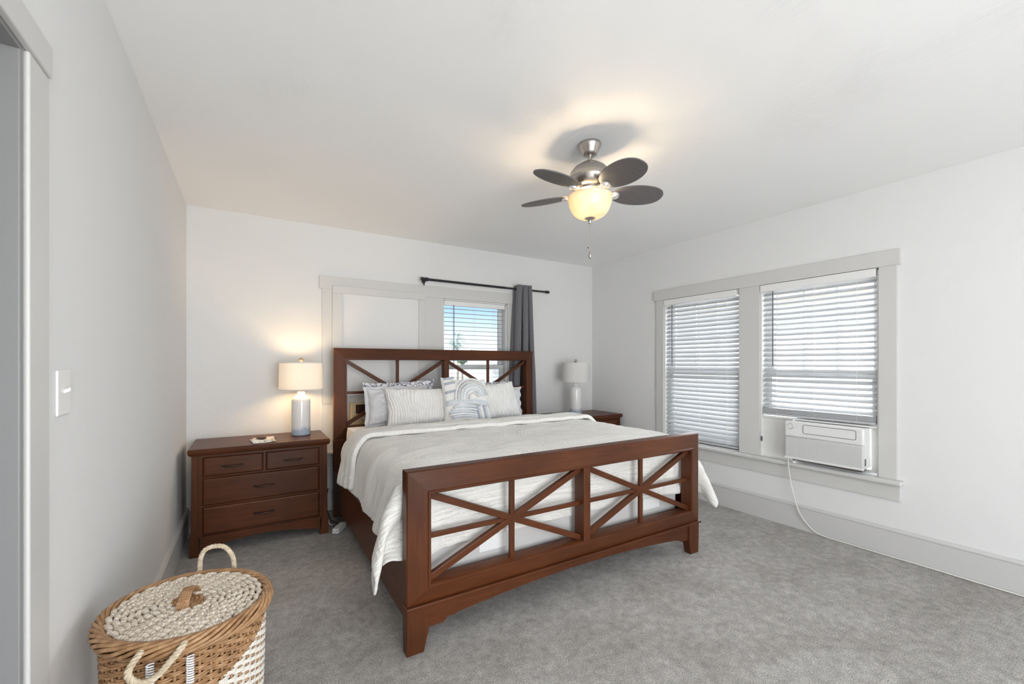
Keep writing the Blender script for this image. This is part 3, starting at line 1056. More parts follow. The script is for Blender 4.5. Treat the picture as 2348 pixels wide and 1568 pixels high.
HX0, HX1 = 0.617, 2.673
hb = bed_panel('headboard', bed, HX0, HX1, 0.660, 1.453, 0.103, 3.932, 3.910, 3.990, bot_h=0.115)
MB().box(HX0, HX1, 3.938, 3.985, 0.30, 0.662).build('lower_panel', M['wood_x'], hb, bevel=0.004)
MB().box(HX0 - 0.004, HX1 + 0.004, 3.925, 3.992, 0.648, 0.664).build('ledge_moulding', M['wood_x'], hb, bevel=0.004)
for xo, d in ((HX0, 1), (HX1, -1)):
    MB().box(min(xo, xo + d * 0.10), max(xo, xo + d * 0.10), 3.930, 3.988, 0, 0.650).build('leg', M['wood_z'], hb, bevel=0.004)
for xa, xb in ((0.612, 0.640), (2.646, 2.674)):
    sr = MB().box(xa, xb, 1.946, 3.934, 0.135, 0.405).build('side_rail', M['wood_y'], bed, bevel=0.004)
    xi = xb if xa < 1 else xa - 0.02
    MB().box(xi, xi + 0.02, 1.95, 3.93, 0.255, 0.280).build('slat_ledger', M['wood_y'], sr)
MB().box(0.642, 2.644, 1.99, 3.92, 0.262, 0.279).build('bed_slats', M['wood_x'], bed)

# box spring, mattress, sheet
t = MB().box(0.700, 2.590, 2.000, 3.870, 0.282, 0.480).build('box_spring', M['boxspring'], bevel=0.012, bseg=3)
tag(t, 'pale grey box spring lying inside the wooden bed frame', 'box spring')
for xx in (1.02, 2.25):
    o = MB().box(xx, xx + 0.16, 1.9965, 1.9995, 0.335, 0.47).build('tag', M['tag'], t)
    o['label'] = 'white sewn law label'
t = MB().box(0.722, 2.575, 2.012, 3.850, 0.482, 0.765).build('mattress', M['ticking'], bevel=0.05, bseg=5, smooth=60)
tag(t, 'thick mattress under the white duvet', 'mattress')
# fitted sheet: skirt and top close round the mattress
P, UV = [], []
ring = []
RX0, RX1, RY0, RY1 = 0.712, 2.585, 2.004, 3.858
per = 2 * (RX1 - RX0 + RY1 - RY0)
nn_ = 360


def rect_pt(s, e):
    a, b, c, d = RX0 - e, RX1 + e, RY0 - e * .3, RY1 + e * .2
    L1, L2 = b - a, d - c
    s *= 2 * (L1 + L2)
    if s < L1:
        return a + s, c
    s -= L1
    if s < L2:
        return b, c + s
    s -= L2
    if s < L1:
        return b - s, d
    s -= L1
    return a, d - s


rows = 10
for i in range(nn_):
    s = i / nn_
    for k in range(rows):
        h = k / (rows - 1)
        w = noise.noise(Vector((s * 90, h * 2, 3)))
        x, y = rect_pt(s, (0.004 + 0.006 * (0.6 + w)) * min(1, h * 4) ** 0.5)
        z = 0.772 - h * (0.772 - 0.425) - 0.02 * h * noise.noise(Vector((s * 40, 1, 1)))
        P.append((x, y, z))
        UV.append((s * 8, h * .3))
mb = MB()
mb.grid(P, nn_, rows, UV, wrap_u=True)
tp = len(mb.v)
mb.add([(RX0, RY0, 0.772), (RX1, RY0, 0.772), (RX1, RY1, 0.772), (RX0, RY1, 0.772)], [(0, 1, 2, 3)])
t = mb.build('fitted_sheet', M['sheet'], smooth=180)
tag(t, 'pale blue white sheet showing below the duvet hem', 'sheet')

# ------------------------------------------------------------------ duvet (small cloth solver)


def drape(P, boxes, steps, d, grav=9.8, damp=0.985, bend=0.25, iters=8, seed=1, pin=None):
    n, m = P.shape[:2]
    X = P.copy()
    V = np.zeros_like(X)
    dt = 1 / 60.0
    rng = np.random.RandomState(seed)
    wind = rng.randn(n, m, 3) * 0.0

    def con(X, sa, sb, rest, k=1.0):
        A = X[sa]
        B = X[sb]
        D = B - A
        l = np.sqrt((D * D).sum(-1, keepdims=True)) + 1e-9
        C = D * ((l - rest) / l * 0.5 * k)
        X[sa] = A + C
        X[sb] = B - C

    def con_c(X, sa, sb, rest, k):
        A = X[sa]
        B = X[sb]
        D = B - A
        l = np.sqrt((D * D).sum(-1, keepdims=True)) + 1e-9
        C = D * (np.minimum(l - rest, 0) / l * 0.5 * k)
        X[sa] = A + C
        X[sb] = B - C
    S = slice
    for st in range(steps):
        X0 = X.copy()
        V[..., 2] -= grav * dt
        V *= damp
        X = X + V * dt
        if pin is not None:
            X[pin] = P[pin]
        for it in range(iters):
            for o in (0, 1):
                con(X, (S(o, n - 1, 2),), (S(o + 1, n, 2),), d)
                con(X, (S(None), S(o, m - 1, 2)), (S(None), S(o + 1, m, 2)), d)
            for o in (0, 1):
                con(X, (S(o, n - 1, 2), S(0, m - 1)), (S(o + 1, n, 2), S(1, m)), d * 1.41421, 0.5)
                con(X, (S(o, n - 1, 2), S(1, m)), (S(o + 1, n, 2), S(0, m - 1)), d * 1.41421, 0.5)
            q = 4
            for o in range(2):
                con_c(X, (S(o, n - q, 2),), (S(o + q, n, 2),), d * q * 0.93, bend)
                con_c(X, (S(None), S(o, m - q, 2)), (S(None), S(o + q, m, 2)), d * q * 0.93, bend)
            if it % 2 == 1 or it == iters - 1:
                for (c, h, r, mu) in boxes:
                    Q = X - c
                    A = np.abs(Q) - h
                    mxq = A.max(-1)
                    out = np.maximum(A, 0)
                    lo = np.sqrt((out * out).sum(-1))
                    sd = lo + np.minimum(mxq, 0) - r
                    hit = sd < 0
                    if not hit.any():
                        continue
                    g = np.where((lo > 1e-6)[..., None], out / (lo[..., None] + 1e-9), 0)
                    ins = lo <= 1e-6
                    am = A.argmax(-1)
                    oh = np.eye(3)[am]
                    g = np.where(ins[..., None], oh, g) * np.sign(Q)
                    dX = g * (-sd)[..., None]
                    X = np.where(hit[..., None], X + dX, X)
                    if it == iters - 1:
                        mv = X - X0
                        nrm = (mv * g).sum(-1, keepdims=True) * g
                        tg = mv - nrm
                        X = np.where(hit[..., None], X - tg * mu, X)
        V = (X - X0) / dt
        sp_ = np.sqrt((V * V).sum(-1, keepdims=True))
        V *= np.minimum(1, 2.5 / (sp_ + 1e-6))
    return X


def cbox(x0, x1, y0, y1, z0, z1, r, mu=0.5):
    return (np.array([(x0 + x1) / 2, (y0 + y1) / 2, (z0 + z1) / 2]),
            np.array([(x1 - x0) / 2 - r, (y1 - y0) / 2 - r, (z1 - z0) / 2 - r]), r, mu)


D = 0.026
infl = 0.018
BOXES = [cbox(0.655 - infl, 2.629 + infl, 1.998 - 0.006, 3.92, 0.05, 0.80 + infl - 0.01, 0.075, 0.6),
         cbox(0.612 - 0.014, 0.640 + 0.01, 1.9, 3.95, 0.10, 0.405 + 0.014, 0.012, 0.3),
         cbox(2.646 - 0.01, 2.674 + 0.014, 1.9, 3.95, 0.10, 0.405 + 0.014, 0.012, 0.3),
         cbox(0.590, 2.694, 1.80, 1.962, 0.0, 0.845, 0.012, 0.3)]
ys_head = 3.30
foot = 0.345
lh, rh = 0.29, 0.34
xs = np.arange(0.63 - lh, 2.655 + rh, D)
ysr = np.arange(1.985 - foot, ys_head, D)[::-1]
P0 = np.zeros((len(xs), len(ysr), 3))
for j, y in enumerate(ysr):
    if y >= 1.985:
        yy, zz = y, 0.818
    else:
        yy, zz = 1.985, 0.818 - (1.985 - y)
    P0[:, j, 0] = xs
    P0[:, j, 1] = yy
    P0[:, j, 2] = zz
rng = np.random.RandomState(5)
nz = np.zeros(P0.shape[:2])
for i in range(P0.shape[0]):
    for j in range(P0.shape[1]):
        nz[i, j] = noise.fractal(Vector((xs[i] * 2.3, ysr[j] * 2.3, 0.7)), 1.0, 2.0, 3)
P0[..., 2] += 0.008 * nz * (P0[..., 1] > 1.99)
over = (P0[..., 1] < 1.99)
P0[..., 1] += np.where(over, 0.004 * nz, 0)
PIN = (P0[..., 0] > 0.78) & (P0[..., 0] < 2.50) & (P0[..., 1] > 2.10)
DUV = drape(P0, BOXES, 190, D, grav=3.0, iters=14, bend=0.35, pin=PIN)


def cloth_obj(name, X, xs, ys, m, parent, thick, disp=0.004, sub=1, seed=0.0, puff=0.02):
    X = X.copy()
    n, mm = X.shape[:2]
    # loft: the hanging sides belly outwards like a filled quilt
    dep = np.clip(0.80 - X[..., 2], 0, 0.5)
    left = X[..., 0] < 0.70
    right = X[..., 0] > 2.58
    wav = np.array([[noise.noise(Vector((ys[j] * 4.5, xs[i] * 2.0, seed + 3))) for j in range(mm)] for i in range(n)])
    out = dep * 0.16 + puff * (0.5 + wav) * np.minimum(1, dep / 0.12)
    X[..., 0] += np.where(left, -out, 0) + np.where(right, out * 1.9, 0)
    X[..., 0] = np.where(X[..., 0] < 0.53, 0.53 - (0.53 - X[..., 0]) * 0.4, X[..., 0])
    X[..., 0] = np.where(X[..., 0] > 2.82, 2.82 + (X[..., 0] - 2.82) * 0.6, X[..., 0])
    gu = np.gradient(X, axis=0)
    gv = np.gradient(X, axis=1)
    nr = np.cross(gu, gv)
    nr /= np.linalg.norm(nr, axis=-1, keepdims=True) + 1e-9
    P, UV = [], []
    for i in range(n):
        for j in range(mm):
            q = Vector((xs[i], ys[j], seed))
            w = noise.fractal(q * 5.0, 1.0, 2.0, 4) * disp + noise.noise(Vector((xs[i] * 7, ys[j] * 30, seed))) * disp * 0.45
            P.append(Vector(X[i, j] + nr[i, j] * w))
            UV.append((xs[i], ys[j]))
    mb = MB()
    mb.grid(P, n, mm, UV)
    o = mb.build(name, m, parent, smooth=180, solid=thick)
    md = o.modifiers.new('sub', 'SUBSURF')
    md.levels = md.render_levels = sub
    return o


dv = empty('duvet', (1.64, 2.6, 0.80))
tag(dv, 'creamy white crinkled duvet folded back over the bed', 'duvet')
cloth_obj('duvet_body', DUV, xs, ysr, M['duvet'], dv, 0.016, 0.010, 1)

BOX2 = [cbox(0.655 - 0.045, 2.629 + 0.045, 1.9, 3.26, 0.05, 0.842, 0.09, 0.6),
        cbox(0.612 - 0.03, 0.640 + 0.01, 1.9, 3.95, 0.10, 0.43, 0.02, 0.3),
        cbox(2.646 - 0.01, 2.674 + 0.03, 1.9, 3.95, 0.10, 0.43, 0.02, 0.3)]
xs2_ = np.arange(0.63 - 0.31, 2.655 + 0.33, D)
ys2_ = np.arange(2.925, 3.335, D)[::-1]
P1 = np.zeros((len(xs2_), len(ys2_), 3))
for i, x in enumerate(xs2_):
    for j, y in enumerate(ys2_):
        yo_ = 0.03 * noise.noise(Vector((x * 1.4, 4.2, 0)))
        P1[i, j] = (x, y + yo_, 0.885 + 0.01 * noise.noise(Vector((x * 3, y * 3, 9))))
PIN2 = (P1[..., 0] > 0.85) & (P1[..., 0] < 2.45) & (P1[..., 1] > 2.98) & (P1[..., 1] < 3.12)
P1[..., 2] = np.where(PIN2, 0.856, P1[..., 2])
BAND = drape(P1, BOX2, 160, D, grav=3.0, iters=10, bend=0.3, seed=3, pin=PIN2)
cloth_obj('folded_edge', BAND, xs2_, ys2_, M['duvet'], dv, 0.036, 0.010, 1, 5.0, 0.03)

# ------------------------------------------------------------------ pillows


def pillow_mesh(w, h, t, flange=0.0, seed=0.0, nu=44, nv=34, pw=2.6, wr=0.010):
    """pillow standing in local XZ, thickness along Y, bottom at z=0"""
    mb = MB()
    for side in (-1, 1):
        P, UV = [], []
        for i in range(nu):
            u = -1 + 2 * i / (nu - 1)
            for k in range(nv):
                v = -1 + 2 * k / (nv - 1)
                core = (1 - min(1, abs(u)) ** pw) * (1 - min(1, abs(v)) ** pw)
                th = t / 2 * max(core, 0) ** 0.42
                pinch = 1 - 0.07 * (1 - abs(v) ** 2) * abs(u) ** 3
                pinch2 = 1 - 0.09 * (1 - abs(u) ** 2) * abs(v) ** 3
                x = u * w / 2 * pinch
                z = v * h / 2 * pinch2 + h / 2
                n = noise.fractal(Vector((u * 2.2 + seed, v * 2.2, side * 3 + seed)), 1.0, 2.0, 3)
                y = side * (th + 0.003) + side * n * wr * (0.4 + core)
                x += 0.006 * noise.noise(Vector((v * 3, seed, 1)))
                z += 0.006 * noise.noise(Vector((u * 3, seed, 2)))
                P.append((x, y, z))
                UV.append((u * w / 2, v * h / 2))
        mb.grid(P, nu, nv, UV)
    # stitch rims
    b = nu * nv
    rim = [i * nv for i in range(nu)] + [(nu - 1) * nv + k for k in range(1, nv)] + [i * nv + nv - 1 for i in range(nu - 2, -1, -1)] + [k for k in range(nv - 2, 0, -1)]
    for a in range(len(rim)):
        c = rim[a]
        d2 = rim[(a + 1) % len(rim)]
        mb.f.append((c, d2, d2 + b, c + b))
    if flange:
        # flat ruffled hem round the pillow
        P, UV = [], []
        cnt = len(rim)
        for a in range(cnt):
            c = Vector(mb.v[rim[a]])
            c.y = 0
            mid = Vector((0, 0, h / 2))
            dr = (c - mid)
            s = max(abs(dr.x) / (w / 2), abs(dr.z) / (h / 2))
            dv_ = Vector((dr.x, 0, dr.z)).normalized()
            for q in range(4):
                p = c + dv_ * flange * q / 3
                p.y += 0.012 * (q / 3) * math.sin(a * 0.7 + seed)
                P.append(p)
                UV.append((p.x, p.z))
        mb2 = MB()
        mb2.grid(P, cnt, 4, UV, wrap_u=True)
        return mb, mb2
    return mb, None


def pillow(name, label, cat, mkey, w, h, t, loc, lean, yaw=0.0, roll=0.0, flange=0.0, seed=0.0, group=None, wr=0.016):
    mb, fl = pillow_mesh(w, h, t, flange, seed, wr=wr)
    rot = Matrix.Translation(loc) @ Matrix.Rotation(yaw, 4, 'Z') @ Matrix.Rotation(-lean, 4, 'X') @ Matrix.Rotation(roll, 4, 'Y')
    o = mb.build(name, M[mkey], smooth=180)
    o.matrix_world = rot
    md = o.modifiers.new('sub', 'SUBSURF')
    md.levels = md.render_levels = 1
    if fl is not None:
        e = fl.build('flange', M[mkey], smooth=180, solid=0.004)
        e.parent = o
    tag(o, label, cat, group)
    return o


PZ = 0.795
pillow('pillow', 'pillow in a dark floral print case behind the pale grey scallop pillow', 'pillow', 'floral', 0.66, 0.37, 0.10, (1.17, 3.82, PZ), 0.06, 0.0, -0.03, 0.0, 2.0)
pillow('pillow', 'floral print pillow hidden behind the tufted accent cushion', 'pillow', 'floral', 0.66, 0.35, 0.10, (1.98, 3.82, PZ), 0.06, 0.0, 0.02, 0.0, 4.0)
pillow('pillow', 'pale grey scallop print pillow with a ruffled flange at the left of the bed', 'pillow', 'scallop', 0.52, 0.305, 0.15, (1.09, 3.64, PZ + 0.01), 0.22, 0.08, 0.02, 0.035, 6.0, wr=0.034)
pillow('pillow', 'pale scallop print pillow behind the right hand ridged pillow', 'pillow', 'scallop', 0.52, 0.28, 0.15, (2.10, 3.70, PZ), 0.16, 0.0, 0.03, 0.03, 8.0)
pillow('pillow', 'white ridged pillow between the scallop pillow and the tufted cushion', 'pillow', 'pillow_ridge', 0.60, 0.34, 0.15, (1.24, 3.45, PZ), 0.42, -0.04, 0.02, 0.0, 10.0, 'white ridged pillows')
pillow('pillow', 'white ridged pillow at the right of the tufted accent cushion', 'pillow', 'pillow_ridge', 0.56, 0.36, 0.15, (1.99, 3.52, PZ), 0.38, 0.05, -0.05, 0.0, 12.0, 'white ridged pillows')
ac = pillow('accent_cushion', 'square cream cushion with pale blue and slate tufted stripes', 'cushion', 'tuft_bg', 0.43, 0.43, 0.13, (1.605, 3.355, PZ - 0.01), 0.36, -0.03, 0.05, 0.0, 14.0)


def cushion_y(x, z, w=0.43, h=0.43, t=0.13):
    u, v = x / (w / 2), (z - h / 2) / (h / 2)
    core = max((1 - min(1, abs(u)) ** 2.6) * (1 - min(1, abs(v)) ** 2.6), 0)
    return -(t / 2 * core ** 0.42 + 0.004)


def tuft(path, mk, r=0.008):
    r *= 1.12
    mb = MB()
    pts = []
    for (x, z) in path:
        x = max(-0.205, min(0.205, x))
        z = max(0.01, min(0.42, z))
        pts.append((x, cushion_y(x, z) - r * 0.2, z))
    mb.tube(pts, r, 8)
    o = mb.build('tufted_stripe', M[mk], smooth=180)
    o.parent = ac
    return o


for z0 in (0.405, 0.355, 0.275):
    tuft([(-0.195 + 0.09 * k / 5, z0 + (-0.02 if z0 > .3 else 0) * 0 + 0.018 * k / 5) for k in range(6)], 'tuft_grey', 0.009)
for k, (rx, rz, mk) in enumerate(((0.17, 0.185, 'tuft_white'), (0.147, 0.158, 'tuft_taupe'), (0.122, 0.130, 'tuft_blue'), (0.098, 0.103, 'tuft_white'), (0.072, 0.074, 'tuft_blue'), (0.046, 0.046, 'tuft_taupe'))):
    arc = []
    cx, cz = 0.055, 0.225
    arc.append((cx - rx, 0.20))
    for q in range(13):
        a = PI - PI * q / 12 * 0.92
        arc.append((cx + rx * math.cos(a), cz + rz * math.sin(a)))
    tuft([p for p in arc if p[0] < 0.2], mk, 0.0085)
for k in range(3):
    tuft([(-0.195 + 0.39 * q / 12, 0.196 - 0.014 * k + 0.014 * math.sin(q / 12 * PI)) for q in range(13)], 'tuft_blue', 0.0075)
for k in range(6):
    tuft([(-0.19 + 0.02 * abs(k - 2.5) + 0.24 * q / 8, 0.142 - 0.021 * k + 0.012 * math.sin(q / 8 * PI)) for q in range(9)], ('tuft_blue', 'tuft_white')[k % 2], 0.009)
for k in range(4):
    tuft([(0.068 + 0.034 * k + 0.035 * q / 6, 0.160 - 0.145 * q / 6) for q in range(7)], ('tuft_grey', 'tuft_white')[k % 2], 0.011)

# ------------------------------------------------------------------ nightstands


def nightstand(x0, label):
    """x0 is the left end of the top; front of the top at y=3.585"""
    t = empty('nightstand', (x0 + 0.446, 3.84, 0))
    tag(t, label, 'nightstand', 'matching cherry nightstands')
    X = lambda q: x0 + 0.356 + q
    top = MB()
    yb = 4.085
    layers = [(0.012, 0.691), (0.004, 0.700), (0.0, 0.712), (0.0, 0.729), (0.006, 0.736)]
    v, f = [], []
    for e, z in [(0.030, 0.691)] + layers:
        v += [(x0 + e, 3.585 + e, z), (x0 + 0.891 - e, 3.585 + e, z), (x0 + 0.891 - e, yb, z), (x0 + e, yb, z)]
    nl = len(layers) + 1
    for r in range(nl - 1):
        for i in range(4):
            j = (i + 1) % 4
            f.append((4 * r + i, 4 * r + j, 4 * r + j + 4, 4 * r + i + 4))
    f += [(0, 1, 2, 3), tuple(range(4 * nl - 4, 4 * nl))]
    top.add(v, f)
    top.build('top', M['wood_x'], t, smooth=25)
    yf = 3.612
    b = MB()
    b.box(X(-0.318), X(0.497), yf + 0.010, 4.075, 0.12, 0.692)
    b.build('carcass', M['wood_x'], t)
    fr = MB()
    fr.box(X(-0.276), X(0.462), yf, yf + 0.012, 0.676, 0.692)
    fr.box(X(-0.276), X(0.462), yf, yf + 0.012, 0.531, 0.541)
    fr.box(X(-0.276), X(0.462), yf, yf + 0.012, 0.333, 0.343)
    fr.box(X(-0.302), X(-0.276), yf, yf + 0.012, 0.13, 0.692).box(X(0.462), X(0.484), yf, yf + 0.012, 0.13, 0.692)
    fr.box(X(0.087), X(0.101), yf, yf + 0.012, 0.541, 0.676)
    fr.build('face_frame', M['wood_x'], t)
    for s, xo in ((1, X(-0.335)), (-1, X(0.515))):
        for (ya, yb2) in ((3.603, 3.640), (4.035, 4.075)):
            mb = MB()
            a0_, a1_ = xo, xo + s * 0.036
            v = []
            for z, e in ((0.692, 0.0), (0.14, -0.004), (0.135, -0.010), (0.0, -0.012)):
                w = 0.036 if z > 0.12 else (0.066 if z > 0.1 else 0.052)
                p, q = xo + s * e, xo + s * w
                v += [(p, ya, z), (q, ya, z), (q, yb2, z), (p, yb2, z)]
            f = [(0, 1, 2, 3), (12, 13, 14, 15)]
            for r in range(3):
                for i in range(4):
                    j = (i + 1) % 4
                    f.append((4 * r + i, 4 * r + j, 4 * r + j + 4, 4 * r + i + 4))
            mb.add(v, f)
            mb.build('leg', M['wood_z'], t, bevel=0.002)
    pts = [(X(-0.285), 0.136), (X(-0.285), 0.050), (X(-0.24), 0.052)]
    for k in range(15):
        q = -1 + 2 * k / 14
        pts.append((X(0.09 + q * 0.28), 0.060 + 0.028 * (1 - q * q)))
    pts += [(X(0.42), 0.052), (X(0.465), 0.050), (X(0.465), 0.136)]
    MB().prism(pts, 'y', 3.606, 3.624).build('apron', M['wood_x'], t)
    drs = ((-0.272, 0.085, 0.542, 0.672, (-0.099, 0.608)), (0.103, 0.460, 0.542, 0.672, (0.280, 0.606)),
           (-0.274, 0.460, 0.344, 0.529, (0.090, 0.441)), (-0.274, 0.460, 0.145, 0.332, (0.090, 0.246)))
    for (a, b_, z0, z1, (hx, hz)) in drs:
        mb = MB()
        v, f = [], []
        lev = [(0, yf + 0.014), (0, yf - 0.002), (0.006, yf - 0.010), (0.012, yf - 0.012)]
        for e, y in lev:
            v += [(X(a) + e, y, z0 + e), (X(b_) - e, y, z0 + e), (X(b_) - e, y, z1 - e), (X(a) + e, y, z1 - e)]
        for r in range(3):
            for i in range(4):
                j = (i + 1) % 4
                f.append((4 * r + i, 4 * r + j, 4 * r + j + 4, 4 * r + i + 4))
        f += [(0, 1, 2, 3), (12, 13, 14, 15)]
        mb.add(v, f)
        dr = mb.build('drawer', M['wood_x'], t)
        hd = MB()
        pp = []
        rr = []
        for k in range(13):
            q = -1 + 2 * k / 12
            pp.append((X(hx) + q * 0.066, yf - 0.034 + 0.008 * q * q, hz - 0.006 * (1 - q * q)))
            rr.append(0.0036 + 0.0034 * (1 - q * q))
        hd.tube(pp, rr, 8)
        for s in (-1, 1):
            hd.tube([(X(hx) + s * 0.050, yf - 0.031, hz - 0.002), (X(hx) + s * 0.050, yf - 0.010, hz)], 0.0045, 8)
            hd.tube([(X(hx) + s * 0.050, yf - 0.014, hz), (X(hx) + s * 0.050, yf - 0.011, hz)], 0.009, 10)
        hd.build('handle', M['handle'], dr, smooth=50)
    return t


nightstand(-0.356, 'cherry wood nightstand with papers on it, against the left wall')
nightstand(2.805, 'cherry wood nightstand mostly hidden behind the bed in the right corner')

# ------------------------------------------------------------------ table lamps


def lamp(x, y, label, lit):
    z0 = 0.736
    t = empty('table_lamp', (x, y, z0))
    tag(t, label, 'lamp', 'matching ceramic table lamps')
    prof = [(0.0, 0.0), (0.064, 0.0), (0.069, 0.004), (0.070, 0.012), (0.070, 0.275), (0.068, 0.290), (0.060, 0.306), (0.046, 0.318), (0.034, 0.324), (0.030, 0.328), (0.029, 0.345), (0.026, 0.352), (0.0, 0.352)]
    MB().lathe(prof, 48, (x, y, z0), False).build('base', M['ceramic'], t, smooth=50, loc=(x, y, z0))
    MB().lathe([(0.011, 0.350), (0.011, 0.395)], 20, (x, y, z0)).build('neck', M['brass'] if lit else M['nickel'], t, smooth=50)
    sh = MB()
    zb, zt, rb, rt = 0.372, 0.592, 0.163, 0.158
    sh.lathe([(rb, zb), (rt, zt), (rt - 0.0015, zt), (rb - 0.0015, zb), (rb, zb)], 64, (x, y, z0), False)
    s = sh.build('shade', M['shade'], t, smooth=50)
    for za, zc, ra in ((zb - 0.001, zb + 0.006, rb), (zt - 0.006, zt + 0.001, rt)):
        MB().lathe([(ra + 0.0012, za), (ra + 0.0012, zc), (ra - 0.003, zc), (ra - 0.003, za), (ra + 0.0012, za)], 64, (x, y, z0), False).build('trim_band', M['shade_band'], s, smooth=50)
    sp_ = MB()
    for k in range(3):
        a = k * 2 * PI / 3 + 0.4
        sp_.tube([(x, y, z0 + zt - 0.02), (x + (rt - 0.002) * math.cos(a), y + (rt - 0.002) * math.sin(a), z0 + zt - 0.004)], 0.0018, 6)
    sp_.tube([(x, y, z0 + 0.395), (x + 0.05, y, z0 + 0.43), (x + 0.055, y, z0 + 0.50), (x, y, z0 + zt - 0.01)], 0.0018, 6)
    sp_.tube([(x, y, z0 + 0.395), (x - 0.05, y, z0 + 0.43), (x - 0.055, y, z0 + 0.50), (x, y, z0 + zt - 0.01)], 0.0018, 6)
    sp_.build('harp', M['nickel'], t, smooth=50)
    MB().lathe([(0.0, zt - 0.02), (0.006, zt - 0.02), (0.006, zt + 0.004), (0.009, zt + 0.006), (0.015, zt + 0.014), (0.0165, zt + 0.022), (0.014, zt + 0.031), (0.008, zt + 0.037), (0.0, zt + 0.038)], 24, (x, y, z0), False).build('finial', M['brass'] if lit else M['nickel'], t, smooth=50)
    bz = z0 + 0.470
    prof = [(0.0, -0.055), (0.012, -0.055), (0.013, -0.030), (0.026, -0.005), (0.030, 0.012), (0.024, 0.030), (0.010, 0.040), (0.0, 0.042)]
    MB().lathe(prof, 24, (x, y, bz), False).build('bulb', M['bulb'] if lit else M['white'], t, smooth=60)
    if lit:
        d = bpy.data.lights.new('lamp_light', 'POINT')
        d.energy = 15
        d.color = (1.0, 0.66, 0.33)
        d.shadow_soft_size = 0.045
        o = bpy.data.objects.new('lamp_light', d)
        o.location = (x, y, bz)
        COL.objects.link(o)
        o.parent = t
        o.matrix_parent_inverse = Matrix.Translation((-x, -y, -z0))
    return t


lamp(0.360, 3.900, 'lit white ceramic table lamp on the left nightstand', True)
lamp(3.215, 3.850, 'unlit white ceramic table lamp on the right nightstand', False)

# papers and small dark object on the left nightstand
z = 0.737
for k, (px_, py_, rz, w, h_, lbl) in enumerate(((0.085, 3.735, 0.12, 0.150, 0.20, 'lower white leaflet lying on the left nightstand'),
                                               (0.090, 3.765, -0.02, 0.145, 0.19, 'upper printed leaflet under the small dark object'))):
    mb = MB()
    gx = 9
    P, UV = [], []
    for i in range(gx):
        for j in range(4):
            u, v_ = -0.5 + i / (gx - 1), -0.5 + j / 3
            P.append((u * w, v_ * h_, 0.0022 + k * 0.0052 + 0.003 * abs(math.sin(u * 3 + k)) * (1 if u > 0 else 0.4)))
            UV.append((u, v_))
    mb.grid(P, gx, 4, UV)
    o = mb.build('leaflet', M['paper'], smooth=180, solid=0.0022)
    o.location = (px_, py_, z)
    o.rotation_euler = (0, 0, rz)
    tag(o, lbl, 'leaflet', 'papers on the left nightstand')
mb = MB()
P = []
nu, nv = 20, 10
for i in range(nu):
    a = 2 * PI * i / nu
    for j in range(nv):
        b = PI * j / (nv - 1) - PI / 2
        r = 1 - 0.25 * abs(math.sin(a)) ** 3
        P.append((0.036 * math.cos(a) * math.cos(b) * r, 0.020 * math.sin(a) * math.cos(b), 0.0095 * math.sin(b) + 0.0095))
mb.grid(P, nu, nv, None, wrap_u=True)
o = mb.build('small_oval_object', M['trinket'], smooth=180)
o.location = (0.078, 3.755, z + 0.0108)
tag(o, 'small dark brown oval object lying on the leaflets', 'trinket')

# ------------------------------------------------------------------ power strip and cable
t = empty('power_strip', (0.60, 3.66, 0))
tag(t, 'white power strip on the carpet between nightstand and bed', 'power strip')


def obox(mb, c, ax, l, w, z0, z1):
    ax = Vector((math.cos(ax), math.sin(ax), 0))
    n_ = Vector((-ax.y, ax.x, 0))
    c = Vector((c[0], c[1], 0))
    v = [c + ax * l * i + n_ * w * j + Vector((0, 0, z)) for i in (-.5, .5) for j in (-.5, .5) for z in (z0, z1)]
    return mb.add(v, [(0, 1, 3, 2), (4, 6, 7, 5), (0, 4, 5, 1), (2, 3, 7, 6), (0, 2, 6, 4), (1, 5, 7, 3)])


ang = math.radians(58)
obox(MB(), (0.607, 3.610), ang, 0.15, 0.050, 0.002, 0.040).build('housing', M['white'], t, bevel=0.004)
mb = MB()
ex = Vector((0.607, 3.610, 0)) - Vector((math.cos(ang), math.sin(ang), 0)) * 0.0755
nn2 = Vector((-math.sin(ang), math.cos(ang), 0))
for dq in (-0.012, 0.0, 0.012):
    p = ex + nn2 * dq
    obox(mb, (p.x, p.y), ang, 0.002, 0.003, 0.018 if dq else 0.010, 0.030 if dq else 0.015)
mb.build('socket', M['wand'], t)
MB().tube([(0.57, 3.70, 0.02), (0.548, 3.72, 0.03), (0.538, 3.80, 0.10), (0.536, 3.9, 0.16), (0.545, 4.0, 0.22), (0.55, 4.14, 0.26)], 0.004, 8).build('supply_cord', M['cordw'], t, smooth=60)
mb = MB()
mb.tube([(0.60, 4.14, 0.20), (0.575, 4.05, 0.155), (0.555, 3.95, 0.15), (0.545, 3.85, 0.12), (0.57, 3.80, 0.03), (0.62, 3.74, 0.010), (0.66, 3.69, 0.012)], 0.0038, 8)
t = mb.build('power_cable', M['black'], smooth=60)
tag(t, 'black cable running down behind the power strip', 'cable')

